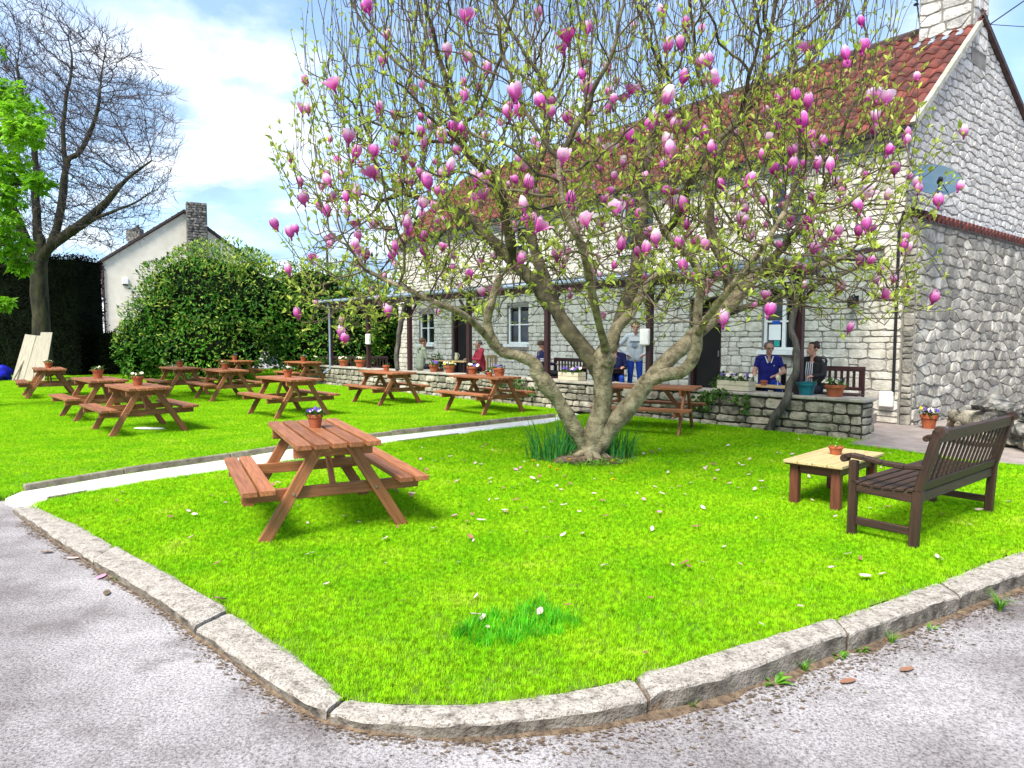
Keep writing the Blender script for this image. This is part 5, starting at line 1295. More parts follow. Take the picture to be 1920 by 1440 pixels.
pot('leafy potted shrub behind the cream trough left of the person in blue', terr(1358, 1.1), .22, H_=.34, nfl=2, nl=160, ph=.42, leaf='leafI', name='potted_shrub', cat='potted plant')
pot('small terracotta pot on the pale table in front of the person in blue', terr(1432, .66)+Vector((0, 0, .551)), .07, H_=.09, nfl=0, nl=4, ph=.02)
pot('pale barrel planter of green leaves beside the drainpipe at the canopy end', Vector((at(600, 680, 24.6).x, 24.6, .38)), .26, H_=.3, m='cream', nfl=2, nl=160, ph=.3, leaf='leafI', name='barrel_planter', cat='planter')
bb_ = MB(); bb_.box((0, 0, .19), (.8, .5, .38), ch=.02); o = bb_.build('stone_plinth', M['stoneW']); o.location = (at(600, 680, 24.6).x, 24.6, 0); tag(o, 'low stone block under the pale barrel planter', 'block')
bw_ = empty('dog_bowl', gnd(1771, 812, .013)); tag(bw_, 'round metal dog bowl on the paving beside the pansy pot', 'bowl'); b = MB(); b.lathe([(0, .0), (.15, 0), (.13, .10), (.115, .105), (.10, .04), (0, .035)], 20); b.build('bowl', M['steel'], bw_, smooth=False)
b = MB(); b.lathe([(.152, 0), (.156, .006), (.150, .014)], 20); b.build('rubber_rim', M['black'], bw_)
# ivy on the terrace wall
def ivy(label, px0, px1, n, z0, z1, seed):
    rd = random.Random(seed); t0, t1 = wall_t(px0, 0), wall_t(px1, 0); e = empty('ivy_patch', wallp((t0+t1)/2, -.03)); o = Vector(e.location); tag(e, label, 'ivy', 'ivy on the terrace wall'); b = MB(); st = MB()
    for k_ in range(7):
        t = rd.uniform(t1, t0); pts = [wallp(t, -.06)+Vector((0, 0, CZ))-o]
        for j in range(5): t += rd.uniform(-.12, .12); pts.append(wallp(t, -.07)+Vector((0, 0, CZ-(j+1)*(CZ-z0)/5))-o)
        st.tube(pts, .006, 4)
    for k_ in range(n):
        t = rd.uniform(t1, t0); z = rd.uniform(z0, z1)
        if mnoise.noise(Vector((t*2.3, z*4, seed))) < -.05: continue
        p = wallp(t, -.05-rd.random()*.09)+Vector((0, 0, z))-o; leaf_geo(b, p, (rvec(rd)-WN*.5+Vector((0, 0, -.4))).normalized(), -WN, rd.uniform(.05, .09), .055)
    b.build('foliage', M['leafI'], e); st.build('stem', M['vine'], e)
ivy('ivy hanging over the wall below the cream trough near the person in blue', 1300, 1412, 520, .28, .68, 2)
ivy('ivy on the wall behind the table carrying the row of pots', 930, 1010, 420, .2, .66, 3)
# vines
def vine(label, pts, rads, seed, leaves=0):
    e = empty('climbing_vine', pts[0]); o = Vector(pts[0]); tag(e, label, 'vine'); P = [p-o+Vector((mnoise.noise(p*4), mnoise.noise(p*4+Vector((5, 0, 0))), 0))*.05 for p in catmull(pts, 6)]
    rr = [rads[0]+(rads[1]-rads[0])*i/(len(P)-1)*(1+.3*mnoise.noise(P[i]*5)) for i in range(len(P))]; b = MB(); b.tube(P, rr, 9, bump=.4); b.build('stem', M['vine'], e, smooth=True)
    rd = random.Random(seed); b = MB()
    for k_ in range(5):
        q = P[-1]; d = rvec(rd); d.z = abs(d.z)*.4; pts_ = [q]
        for j in range(6): d = (d+rvec(rd)*.4).normalized(); q = q+d*.22; pts_.append(q)
        b.tube(pts_, [.02-.0025*j for j in range(7)], 5, cap=False)
    b.build('branches', M['vine'], e)
def wz(px, off, z): return wallp(wall_t(px, off), off)+Vector((0, 0, z))
vine('dark leaning vine trunk crossing the wall beside the teal tub', [wz(1440, -.12, 0), wz(1462, -.14, .35), wz(1480, -.10, .75), wz(1490, .0, 1.3), wz(1484, .1, 1.9), wz(1492, .15, 2.6)], (.075, .05), 1)
vine('grey twisted vine trunk on the canopy post beside the person in green', [wz(746, -.05, .66), wz(744, -.05, 1.2), wz(752, -.02, 1.9), wz(758, .05, 2.5), wz(775, .1, 2.75)], (.07, .09), 2)
# rockery at the far right
rk = empty('rockery', (7.9, 11, 0)); tag(rk, 'low rockery of dark weathered stones behind the bench at the right edge', 'rock wall'); rd = random.Random(6); o_ = Vector(rk.location)
for k_ in range(70):
    f = rd.random(); base = Vector((8.15, 12.4, 0)).lerp(Vector((7.15, 9.3, 0)), f); lvl = rd.choice((0, 0, 1, 1, 2)); hz = .11+lvl*.21
    if lvl == 2 and f < .25: continue
    p = base+Vector((rd.uniform(0, .35)+.05*lvl, rd.uniform(-.1, .1), hz))-o_
    b = MB(); s_ = rd.uniform(.11, .21); b.blob((0, 0, 0), (s_*1.25, s_*1.1, s_*.72), seed=k_, n=2, amp=.75, freq=1.9); q = b.build('stone', M['rock'] if lvl else M['stoneW'], rk); q.location = p; q.rotation_euler.z = rd.uniform(0, 6)
b = MB(); b.blob((7.95-o_.x, 10.9-o_.y, .25), (.18, 1.4, .2), seed=3, n=3, amp=.3); b.build('earth_bank', M['stoneW'], rk, smooth=True)
# leaning boards, blue sheet, white scrap
bd = empty('leaning_boards', (at(62, 705, 26.2).x, 26.2, 0)); tag(bd, 'pale bare boards leaning upright against the dark hedge', 'boards')
for i, (x0, x1, w_, h_) in enumerate(((-.42, -.22, .42, 1.75), (-.05, .0, .34, 1.72), (.33, .36, .45, 1.85))): plank('board', bd, (x0, -.25+.03*i, 0), (x1, .30+.03*i, h_), w_, .03, M['board'], up=(0, 1, .3))
plank('batten', bd, (-.5, -.4, 0), (-.25, .12, 1.0), .04, .04, M['edging'], up=(0, 1, .3))
M['bluetarp'] = mat('blue_sheet', (.004, .010, .45), (.003, .006, .3), .5, 5); bl_ = MB(); bl_.blob((0, 0, .25), (.55, .35, .32), 4, 3, .6); o = bl_.build('blue_sheet', M['bluetarp'], smooth=True); o.location = (at(-4, 700, 26).x, 26, 0); tag(o, 'crumpled bright blue sheet at the far left edge under the hedge', 'sheet')
sc = MB(); sc.blob((0, 0, .015), (.24, .10, .02), 2, 3, .5); o = sc.build('white_scrap', M['white'], smooth=True); o.location = gnd(281, 805); tag(o, 'white flat scrap lying in the grass under the front-left table', 'litter')

# ================================================================== CREAM HOUSE FAR LEFT
HY = 41.0; hs_ = empty('cream_house'); tag(hs_, 'cream rendered house with brown roof and stone chimney beyond the bushes', 'house')
A0, A1 = at(192, 492, HY), at(345, 400, HY+2.2); zE, zR = A0.z, A1.z; hx0 = A0.x; ridx = A1.x; hx1 = 2*ridx-hx0
hu = Vector((hx1-hx0, 4.4, 0)).normalized(); hv = Vector((-hu.y, hu.x, 0)); O_ = Vector((hx0, HY, 0)); span = (hx1-hx0)/hu.x; HF = Frame(O_, hu, -hv); HL = 11
b = MB(); b.add([HF.p(0, 0), HF.p(span, 0), HF.p(span, zE), HF.p(span/2, zR), HF.p(0, zE)], [(0, 1, 2, 3, 4)]); b.add([HF.p(0, 0), HF.p(0, zE), HF.p(0, zE, -HL), HF.p(0, 0, -HL)], [(0, 1, 2, 3)]); b.add([HF.p(span, 0), HF.p(span, zE), HF.p(span, zE, -HL), HF.p(span, 0, -HL)], [(0, 1, 2, 3)]); b.build('wall', M['render'], hs_)
b = MB(); rf = empty('roof', parent=hs_)
for (p0, p1, q0, q1) in ((HF.p(-.3, zE-.15, .2), HF.p(span/2, zR+.1, .2), HF.p(-.3, zE-.15, -HL), HF.p(span/2, zR+.1, -HL)), (HF.p(span+.3, zE-.15, .2), HF.p(span/2, zR+.1, .2), HF.p(span+.3, zE-.15, -HL), HF.p(span/2, zR+.1, -HL))):
    u_ = Vector((0, 0, .14)); b.add([p0, p1, q1, q0, p0+u_, p1+u_, q1+u_, q0+u_], [(0, 1, 2, 3), (4, 5, 6, 7), (0, 1, 5, 4), (0, 3, 7, 4)])
    for i in range(1, 14): f = i/14; b.bar(p0.lerp(p1, f)+u_*1.05, q0.lerp(q1, f)+u_*1.05, .06, .03)
b.build('roof_tiling', M['brownroof'], rf)
chs = empty('chimney', parent=rf); Cc = at(370, 430, HY+1.6); CFm = Frame(Vector((Cc.x-.62, Cc.y, 0)), hu, -hv)
b = MB(); P = [CFm.p(0, zR-3.5), CFm.p(1.15, zR-3.5), CFm.p(1.15, zR-3.5, -.8), CFm.p(0, zR-3.5, -.8)]; b.add(P+[p+Vector((0, 0, 4.1)) for p in P], [(0, 1, 5, 4), (1, 2, 6, 5), (2, 3, 7, 6), (3, 0, 4, 7), (4, 5, 6, 7)]); b.build('stack', M['rock'], chs)
rd = random.Random(8); lay = courses(0.01, 1.14, zR-3.4, zR+.62, [], (.2, .45), (.13, .22), rd); sb = MB()
for c in lay:
    g = stone_geo(c, CFm, .012, .05, rd)
    if g: sb.add(g[0], g[1])
sb.build('stonework', M['rock'], chs)
b = MB(); c_ = HF.p(1.9, zR-.2, -HL+.6); b.box(c_, (1.0, .6, .9)); b.tube([c_+Vector((.2, 0, .4)), c_+Vector((.2, 0, .75))], .13, 8); b.build('rear_chimney', M['rock'], hs_)
for x, y, w_, h_ in ((span*.50, zE-1.3, 1.1, 1.2),):
    wi = empty('window', parent=hs_); b = MB(); b.add([HF.p(x, y, .02), HF.p(x+w_, y, .02), HF.p(x+w_, y+h_, .02), HF.p(x, y+h_, .02)], [(0, 1, 2, 3)]); b.build('pane', M['glass'], wi); b = MB()
    for q0, q1 in (((x, y), (x+w_, y)), ((x, y+h_), (x+w_, y+h_)), ((x, y), (x, y+h_)), ((x+w_, y), (x+w_, y+h_))): b.bar(HF.p(*q0, .03), HF.p(*q1, .03), .09, .09)
    b.build('frame', M['post'], wi)
HS = Frame(O_, hv, -hu)
for x in (1.2, 3.2):
    wi = empty('window', parent=hs_); b = MB(); b.add([HS.p(x, zE-2.0, .02), HS.p(x+1, zE-2.0, .02), HS.p(x+1, zE-.6, .02), HS.p(x, zE-.6, .02)], [(0, 1, 2, 3)]); b.build('pane', M['glass'], wi); b = MB(); b.bar(HS.p(x, zE-2, .04), HS.p(x, zE-.6, .04), .12, .12); b.bar(HS.p(x+1, zE-2, .04), HS.p(x+1, zE-.6, .04), .12, .12); b.build('frame', M['post'], wi)
for f in (2.2, 5.5):
    wi = empty('skylight', parent=rf); p0, p1 = HF.p(-.3, zE-.15, .2), HF.p(span/2, zR+.1, .2); c0 = p0.lerp(p1, .18)+hv*f+Vector((0, 0, .22)); c1 = p0.lerp(p1, .34)+hv*f+Vector((0, 0, .22)); b = MB(); b.bar(c0, c1, .9, .10); b.build('frame', M['white'], wi); b = MB(); b.bar(c0.lerp(c1, .12)+Vector((0, 0, .06)), c0.lerp(c1, .88)+Vector((0, 0, .06)), .66, .03); b.build('pane', M['glass'], wi)
b = MB(); b.tube([HF.p(.02, 0, .08), HF.p(.02, zE-.25, .08), HF.p(-.3, zE-.12, .1)], .05, 8); b.tube([HS.p(0, zE-.14, .32), HS.p(HL, zE-.14, .32)], .07, 8); b.build('gutter', M['post'], hs_)
pc = empty('porch', parent=hs_); b = MB()
for i in range(7): f = i/7; b.bar(HS.p(.4, zE-2.9-f*1.3, .1+f*.9), HS.p(3.4, zE-2.9-f*1.3, .1+f*.9), .30, .06, up=(0, .2, 1))
b.build('porch_roof', M['brownroof'], pc); b = MB(); b.box(HS.p(1.9, (zE-4.2)/2, .5), (.85, 2.8, zE-4.3), rz=math.atan2(hu.y, hu.x)); b.build('porch_wall', M['render'], pc)
al = empty('alarm_box', HF.p(1.15, zE-1.05, .07)); tag(al, 'white burglar alarm box with dark base on the cream gable', 'alarm box'); b = MB(); b.box((0, 0, 0), (.34, .10, .42), rz=math.atan2(hu.y, hu.x), ch=.06); b.build('case', M['white'], al); b = MB(); b.box((0, 0, -.24), (.30, .09, .08), rz=math.atan2(hu.y, hu.x), ch=.02); b.build('strobe', M['black'], al)
pl = empty('utility_pole', (at(615, 560, 60).x, 60, 0)); tag(pl, 'distant wooden utility pole above the laurel bushes', 'pole'); b = MB(); b.tube([(0, 0, 0), (0, 0, at(615, 455, 60).z)], [.14, .10], 7); b.build('shaft', M['darkbark'], pl); b = MB(); b.bar((-.6, 0, at(615, 465, 60).z), (.6, 0, at(615, 465, 60).z), .1, .1); b.build('crossarm', M['darkbark'], pl)
s0, s1 = at(615, 462, 60), at(405, 472, 46); b = MB(); b.tube([s0.lerp(s1, t/8)-Vector((0, 0, .8*math.sin(math.pi*t/8))) for t in range(9)], .012, 4); tag(b.build('overhead_cable', M['black']), 'faint overhead wire between the distant pole and the cream house', 'cable')
# ================================================================== PEOPLE
M['skin'] = mat('skin', (.50, .27, .19), (.44, .22, .15), .55, 12); M['hairgrey'] = mat('grey_hair', (.16, .14, .12), (.09, .08, .07), .8, 40); M['hairbrown'] = mat('brown_hair', (.09, .05, .03), (.05, .028, .018), .75, 40)
M['hairdark'] = mat('dark_hair', (.035, .018, .014), (.02, .011, .009), .6, 40); M['shoe'] = mat('dark_shoe', (.03, .025, .022), (.02, .018, .016), .6, 8)
def cloth(n, a): return mat(n, a, tuple(x*.82 for x in a), .9, 14, .15, 60)
C_ = {'green': cloth('sage_hoodie', (.19, .22, .165)), 'red': cloth('red_hoodie', (.50, .045, .075)), 'navy': cloth('navy_top', (.012, .016, .075)), 'blue': cloth('royal_blue_polo', (.010, .012, .15)), 'black': cloth('black_cardigan', (.012, .012, .014)),
      'grey': cloth('grey_sweatshirt', (.52, .54, .57)), 'jeans': cloth('bright_blue_jeans', (.012, .055, .36)), 'dark': cloth('dark_trousers', (.02, .02, .026)), 'white': cloth('white_shirt', (.7, .7, .7)), 'mid': cloth('mid_grey_print', (.30, .34, .40))}
def person(label, loc, rz, pose, top, bottom, hair, armL, armR, yaw=0.0, sc=1.0, short=False, extras=None, hood=False, lean=0.0, sleeve=None):
    """a continuous body: tapered limbs fused by a voxel remesh; the person faces local -Y"""
    prim = []     # (p0, r0, p1, r1, material, flatten)
    V = Vector
    def cap(p0, r0, p1, r1, m_): prim.append((V(p0), r0, V(p1), r1, m_))
    if pose == 'sit':
        pel = V((0, 0, .53)); sh_z = 1.03; hz = .53
        knee = [V((s_*.13, -.46, .52)) for s_ in (-1, 1)]; ank = [V((s_*.13, -.42, .09)) for s_ in (-1, 1)]
    else:
        pel = V((0, 0, .95)); sh_z = 1.45
        knee = [V((s_*.11, -.03, .51)) for s_ in (-1, 1)]; ank = [V((s_*.13, .02, .09)) for s_ in (-1, 1)]
    ly = -lean
    ch_ = V((0, ly*.7, sh_z-.14)); nk = V((0, ly-.005, sh_z+.06)); SH = [V((s_*.185, ly, sh_z-.01)) for s_ in (-1, 1)]; hd = V((0, ly-.03, sh_z+.20))
    for s_ in (-1, 1):
        cap(pel+V((s_*.07, 0, 0)), .125, pel+V((s_*.07, ly*.3, .18)), .125, 1); cap(V((s_*.075, ly*.6, sh_z-.22)), .12, V((s_*.09, ly*.85, sh_z-.10)), .105, 1); cap(pel+V((s_*.07, ly*.3, .16)), .118, V((s_*.075, ly*.6, sh_z-.2)), .122, 1)
        cap(V((s_*.06, ly, sh_z+.02)), .07, SH[0 if s_ < 0 else 1], .072, 1)
    cap(V((0, ly, sh_z-.02)), .07, nk+V((0, 0, .03)), .052, 0 if not hood else 1); cap(nk, .052, hd+V((0, 0, -.06)), .055, 0)
    # head: cranium, face, jaw, nose, ears, brow
    q = Matrix.Rotation(yaw, 3, 'Z')
    def H_(x, y, z): return hd+q @ V((x, y, z))
    cap(H_(0, .02, .045), .088, H_(0, -.01, .04), .084, 0); cap(H_(0, -.03, -.01), .072, H_(0, -.045, -.065), .048, 0); cap(H_(0, -.075, -.085), .026, H_(0, -.06, -.08), .03, 0)
    cap(H_(0, -.098, .012), .010, H_(0, -.118, -.022), .016, 0); cap(H_(-.012, -.108, -.026), .010, H_(.012, -.108, -.026), .010, 0)
    cap(H_(-.02, -.095, -.056), .009, H_(.02, -.095, -.056), .009, 0)
    for s_ in (-1, 1): cap(H_(s_*.086, .01, .015), .014, H_(s_*.088, .018, -.025), .010, 0); cap(H_(s_*.015, -.094, .028), .011, H_(s_*.045, -.082, .028), .011, 0)
    for s_, (el, wr, fd) in ((0, armL), (1, armR)):
        el, wr = V(el), V(wr); mid = SH[s_].lerp(el, .55)
        cap(SH[s_], .066, mid, .056, 1 if sleeve is None else 4); cap(mid, .056 if not short else .047, el, .045, (0 if short else (1 if sleeve is None else 4)))
        cap(el, .045, wr, .032 if short else .038, 0 if short else (1 if sleeve is None else 4))
        d = (V(fd)).normalized(); side = d.cross(V((0, 0, 1)));
        if side.length < .1: side = V((1, 0, 0))
        side.normalize(); nrm = side.cross(d); sg = 1 if s_ else -1
        cap(wr, .029, wr+d*.035, .032, 0)
        for k_ in range(4):
            o_ = side*(.030-.020*k_)*sg*-1; ln = (.062, .072, .068, .054)[k_]; b0 = wr+d*.055+o_*.9; cap(wr+d*.02+o_*.5, .018, b0, .0125, 0)
            b1 = b0+d*ln*.55-nrm*.008; cap(b0, .0115, b1, .010, 0); cap(b1, .010, b1+(d*.75-nrm*.65)*ln*.5, .0085, 0)
        t0 = wr+d*.015-side*sg*.028; t1 = t0+(d*.7-side*sg*.7)*.035; cap(t0, .015, t1, .012, 0); cap(t1, .012, t1+d*.03, .010, 0)
    for i, s_ in enumerate((-1, 1)):
        hp = pel+V((s_*.09, 0, 0)); m1 = hp.lerp(knee[i], .5); cap(hp, .095, m1, .082, 2); cap(m1, .082, knee[i], .062, 2); cap(knee[i], .062, knee[i].lerp(ank[i], .4), .060, 2); cap(knee[i].lerp(ank[i], .4), .058, ank[i], .045, 2)
        cap(ank[i]+V((0, .03, -.045)), .045, ank[i]+V((s_*.02, -.15, -.052)), .037, 3)
    if hood: cap(V((-.07, ly+.075, sh_z+.06)), .05, V((.07, ly+.075, sh_z+.06)), .05, 1); cap(V((0, ly+.10, sh_z+.02)), .06, V((0, ly+.09, sh_z-.06)), .045, 1)
    b = MB()
    for p0, r0, p1, r1, m_ in prim:
        ax = p1-p0; ln = ax.length; d = ax.normalized() if ln > 1e-6 else V((0, 0, 1)); pts = []; rr = []
        for t in (-.98, -.8, -.45, 0): pts.append(p0+d*r0*t); rr.append(r0*math.sqrt(max(.0, 1-t*t)))
        for t in (0, .45, .8, .98): pts.append(p1+d*r1*t); rr.append(r1*math.sqrt(max(.0, 1-t*t)))
        if ln < 1e-4: pts = pts[:4]+pts[5:]; rr = rr[:4]+rr[5:]
        b.tube(pts, rr, 10)
    me = b.mesh('raw'); tmp = bpy.data.objects.new('raw', me); COL.objects.link(tmp)
    md = tmp.modifiers.new('r', 'REMESH'); md.mode = 'VOXEL'; md.voxel_size = .0105; sm = tmp.modifiers.new('s', 'SMOOTH'); sm.iterations = 3; sm.factor = .5
    dg = bpy.context.evaluated_depsgraph_get(); me2 = bpy.data.meshes.new_from_object(tmp.evaluated_get(dg)); bpy.data.objects.remove(tmp); me2.name = 'body'
    me2.materials.clear()
    for m_ in (M['skin'], C_[top], C_[bottom], M['shoe'], C_[sleeve or top]): me2.materials.append(m_)
    n = len(me2.polygons); ce = np.zeros(n*3); me2.polygons.foreach_get('center', ce); ce = ce.reshape(-1, 3); best = np.full(n, 1e9); mi = np.zeros(n, int)
    for p0, r0, p1, r1, m_ in prim:
        a = np.array(p0); ab = np.array(p1)-a; t = np.clip(((ce-a)@ab)/max(1e-9, ab@ab), 0, 1); dd = np.linalg.norm(ce-(a+t[:, None]*ab), axis=1)-(r0+(r1-r0)*t)
        k_ = dd < best; best[k_] = dd[k_]; mi[k_] = m_
    me2.polygons.foreach_set('material_index', mi.astype(np.int32)); me2.polygons.foreach_set('use_smooth', [True]*n); me2.update()
    e = empty('person', loc, rz); e.scale = (sc, sc, sc); tag(e, label, 'person'); link('body', me2, e)
    b = MB(); b.blob((0, 0, 0), (.098, .108, .085), seed=hash(label) % 50, n=3, amp=.12, freq=4)
    vs = [V(v) for v in b.v]; keep = [v.y > -.065 or v.z > .045 for v in vs]; f2 = [f for f in b.f if all(keep[i] and vs[i].z > -.045 for i in f)]
    hb = MB(); hb.v = [tuple(H_(v.x, v.y+.018, v.z+.058)) for v in vs]; hb.f = f2; hb.m = [0]*len(f2); o = hb.build('hair', M[hair], e, smooth=True); sd = o.modifiers.new('t', 'SOLIDIFY'); sd.thickness = .012
    eb = MB()
    for s_ in (-1, 1): eb.blob(H_(s_*.032, -.088, .008), (.011, .008, .008), 1, 1, 0)
    eb.build('eyes', M['black'], e)
    if extras: extras(e, H_, V, sh_z, ly)
    return e
def glasses(e, H_, V, sh_z, ly):
    b = MB()
    for s_ in (-1, 1):
        b.tube([H_(s_*.032+.022*math.cos(t), -.108, .008+.016*math.sin(t)) for t in [i*.7854 for i in range(9)]], .003, 5); b.tube([H_(s_*.054, -.108, .01), H_(s_*.088, .01, .015)], .003, 5)
    b.tube([H_(-.012, -.11, .01), H_(.012, -.11, .01)], .003, 5); b.build('glasses', M['black'], e)
def shades(e, H_, V, sh_z, ly):
    glasses(e, H_, V, sh_z, ly); b = MB()
    for s_ in (-1, 1): b.blob(H_(s_*.032, -.107, .008), (.023, .006, .017), 1, 2, 0)
    b.build('lenses', M['black'], e)
def polo(e, H_, V, sh_z, ly):
    glasses(e, H_, V, sh_z, ly); b = MB()
    b.tube([V((-.03, ly-.11, sh_z-.08)), V((-.075, ly-.06, sh_z+.045)), V((0, ly+.065, sh_z+.075)), V((.075, ly-.06, sh_z+.045)), V((.03, ly-.11, sh_z-.08))], .012, 6); b.build('collar', C_['white'], e); b = MB()
    b.blob((.085, ly*.8-.115, sh_z-.13), (.012, .006, .012), 1, 1, 0); b.build('chest_emblem', C_['white'], e)
def stripes(e, H_, V, sh_z, ly):
    for s_ in (-1, 1):
        for z in (.13, .18):
            b = MB(); p = V((s_*.235, ly+.0, sh_z-z)); b.lathe([(.063, -.010), (.066, 0), (.063, .010)], 14, p); b.build('sleeve_stripe', C_['white'], e)
def printed(e, H_, V, sh_z, ly):
    b = MB(); b.box((-.03, ly-.135, sh_z-.20), (.13, .012, .085), ch=.004); b.build('chest_print', C_['mid'], e); b = MB(); b.box((-.01, ly-.134, sh_z-.06), (.30, .012, .10), ch=.004); b.build('yoke', C_['white'], e)
def cardigan(e, H_, V, sh_z, ly):
    b = MB()
    for x in (-.055, -.02, .015, .05): b.tube([V((x, ly-.13, sh_z-.02)), V((x*1.1, ly-.15, sh_z-.18)), V((x, ly-.14, sh_z-.38))], .008, 5)
    b.build('striped_blouse', C_['white'], e); b = MB()
    for s_ in (-1, 1):
        for dx in (0, .022): b.tube([V((s_*(.20+dx), ly-.06, sh_z+.035)), V((s_*(.215+dx), ly-.05, sh_z-.10)), V((s_*(.225+dx), ly-.045, sh_z-.28))], .005, 5)
    b.build('sleeve_piping', C_['white'], e)
    b = MB(); b.blob(H_(0, .075, .115), (.055, .055, .045), 3, 2, .2, freq=4); b.build('hair_bun', M['hairdark'], e, smooth=True)
def face(loc, tx, ty): return math.atan2(ty-loc.y, tx-loc.x)+math.pi/2
rest = ((-.25, -.10, .78), (-.16, -.34, .76), (.4, -.9, 0)), ((.25, -.10, .78), (.16, -.34, .76), (-.4, -.9, 0))
p7 = terr(1440, 1.38); person('seated person in royal blue polo shirt and glasses at the pale terrace table', p7, face(p7, 3.2, 4), 'sit', 'blue', 'jeans', 'hairgrey', ((-.27, -.06, .78), (-.30, -.33, .74), (-.3, -.9, .1)), ((.28, -.08, .78), (.08, -.30, .70), (-.8, -.5, 0)), short=True, extras=polo, yaw=.15)
p8 = terr(1524, .95); person('seated person in black cardigan over white striped top, head turned left', p8, face(p8, p8.x-3, p8.y-2.4), 'sit', 'black', 'dark', 'hairdark', *rest, extras=cardigan, yaw=-.45)
p1 = wallp(wall_t(788, .38), .38)+Vector((0, 0, .245)); person('seated person in sage green hoodie with back turned on the terrace wall', p1, face(p1, p1.x+3, p1.y+1.6), 'sit', 'green', 'dark', 'hairbrown', *rest, hood=True, lean=.06, sc=1.02)
p2 = terr(903, 1.75); person('seated person in red hoodie leaning on the table, facing left', p2, face(p2, p2.x-3, p2.y-1.3), 'sit', 'red', 'dark', 'hairgrey', ((-.26, -.16, .80), (-.12, -.42, .80), (.2, -.9, .1)), ((.26, -.16, .80), (.10, -.44, .82), (-.2, -.9, .1)), hood=True, lean=.07)
p3 = terr(1014, 1.15); person('seated person in navy top with two white sleeve stripes behind a post', p3, face(p3, p3.x+3, p3.y+.5), 'sit', 'navy', 'dark', 'hairbrown', *rest, extras=stripes)
p4 = terr(1131, 1.5); person('person in sunglasses peering out left of the magnolia stem', p4, face(p4, .6, 3), 'sit', 'black', 'dark', 'hairgrey', *rest, extras=shades)
p5 = terr(1153, 1.2); person('seated person in navy jacket and jeans right of the magnolia stem', p5, face(p5, 1.2, 3), 'sit', 'navy', 'jeans', 'hairgrey', *rest, extras=shades, lean=.05)
p6 = terr(1190, 1.75); person('standing person in pale grey sweatshirt and bright blue jeans, hands on hips', p6, face(p6, 1.8, 3), 'stand', 'grey', 'jeans', 'hairgrey', ((-.40, .06, 1.20), (-.20, -.06, 1.02), (.8, -.5, -.2)), ((.40, .06, 1.20), (.20, -.06, 1.02), (-.8, -.5, -.2)), extras=printed, sc=1.02)

# ================================================================== SMALL THINGS ON THE GROUND
def inpoly(x, y, P):
    c = False; j = len(P)-1
    for i in range(len(P)):
        if (P[i].y > y) != (P[j].y > y) and x < (P[j].x-P[i].x)*(y-P[i].y)/(P[j].y-P[i].y)+P[i].x: c = not c
        j = i
    return c
M['petalw'] = mat('fallen_petal_pale', (.62, .50, .46), (.48, .32, .28), .6, 30); M['petalb'] = mat('fallen_petal_brown', (.34, .17, .10), (.20, .09, .05), .7, 30); M['petalp'] = mat('fallen_petal_pink', (.66, .34, .44), (.5, .2, .3), .6, 30)
def petalmesh(seed, m_):
    rd = random.Random(seed); b = MB(); vs = []; fs = []
    for i, (t, w_) in enumerate(((0, .18), (.3, .42), (.62, .48), (.88, .30), (1, .08))):
        for j in (-1, 0, 1): vs.append((t-.5, j*w_*.5, .10+.12*abs(j)+rd.uniform(-.04, .08)+.15*(t-.5)**2))
    for i in range(4):
        for j in range(2): fs.append((i*3+j, i*3+j+1, (i+1)*3+j+1, (i+1)*3+j))
    b.add(vs, fs); return b.mesh('fallen_petal', m_, smooth=True)
PMS = [(petalmesh(1, M['petalw']), 'pale pink-white magnolia petal fallen on the front lawn'), (petalmesh(2, M['petalw']), 'pale pink-white magnolia petal fallen on the front lawn'), (petalmesh(3, M['petalb']), 'withered brown magnolia petal fallen on the front lawn'), (petalmesh(4, M['petalp']), 'pink magnolia petal fallen on the front lawn')]
rd = random.Random(44); nP = 0
while nP < 300:
    x = rd.gauss(1.3, 2.6); y = rd.gauss(TY-1.6, 2.2)
    if not inpoly(x, y, front_poly) or y < 3.3: continue
    me, lab = rd.choices(PMS, (4, 4, 5, 2))[0]; o = link('fallen_petal', me); s_ = rd.uniform(.035, .085); o.location = (x, y, .018+rd.uniform(0, .012)); o.rotation_euler = (rd.uniform(-.35, .35), rd.uniform(-.35, .35), rd.uniform(0, 6.28)); o.scale = (s_, s_*rd.uniform(.8, 1.3), s_*.7)
    tag(o, lab, 'petal', lab.split(' fallen')[0]+'s on the grass'); nP += 1
# daffodil leaves round the trunk
def clump(label, c, n, rad_, seed, h=(.28, .48)):
    rd = random.Random(seed); e = empty('daffodil_clump', c); tag(e, label, 'plant', 'leaf clumps round the magnolia'); 
    for k_ in range(n):
        a = rd.uniform(0, 6.28); q = rad_*rd.random()**.5; p = Vector((math.cos(a)*q, math.sin(a)*q*.7, 0)); hh = rd.uniform(*h); d = (Vector((math.cos(a), math.sin(a), 0))*.35+rvec(rd)*.25); w_ = rd.uniform(.007, .012); s_ = Vector((-math.sin(a+rd.uniform(-1, 1)), math.cos(a), 0)).normalized(); b = MB(); vs = []; droop = rd.choice((0, 0, 1))
        for i in range(6):
            t = i/5; c_ = p+d*hh*t*t*.9+Vector((0, 0, hh*(t-droop*.45*t*t*t))); ww = w_*(1-.85*t*t)
            vs += [c_-s_*ww, c_+s_*ww]
        b.add(vs, [(2*i, 2*i+1, 2*i+3, 2*i+2) for i in range(5)]); b.build('leaf', M['leafF'], e)
clump('tall blue-green daffodil leaves left of the magnolia base', TB+Vector((-.50, .02, 0)), 120, .36, 1, (.30, .55)); clump('daffodil leaves growing behind the left limb of the magnolia', TB+Vector((-.28, .40, 0)), 70, .28, 2, (.3, .55)); clump('dark green daffodil leaves right of the magnolia base', TB+Vector((.36, .12, 0)), 120, .32, 3, (.28, .5))
rd = random.Random(5)
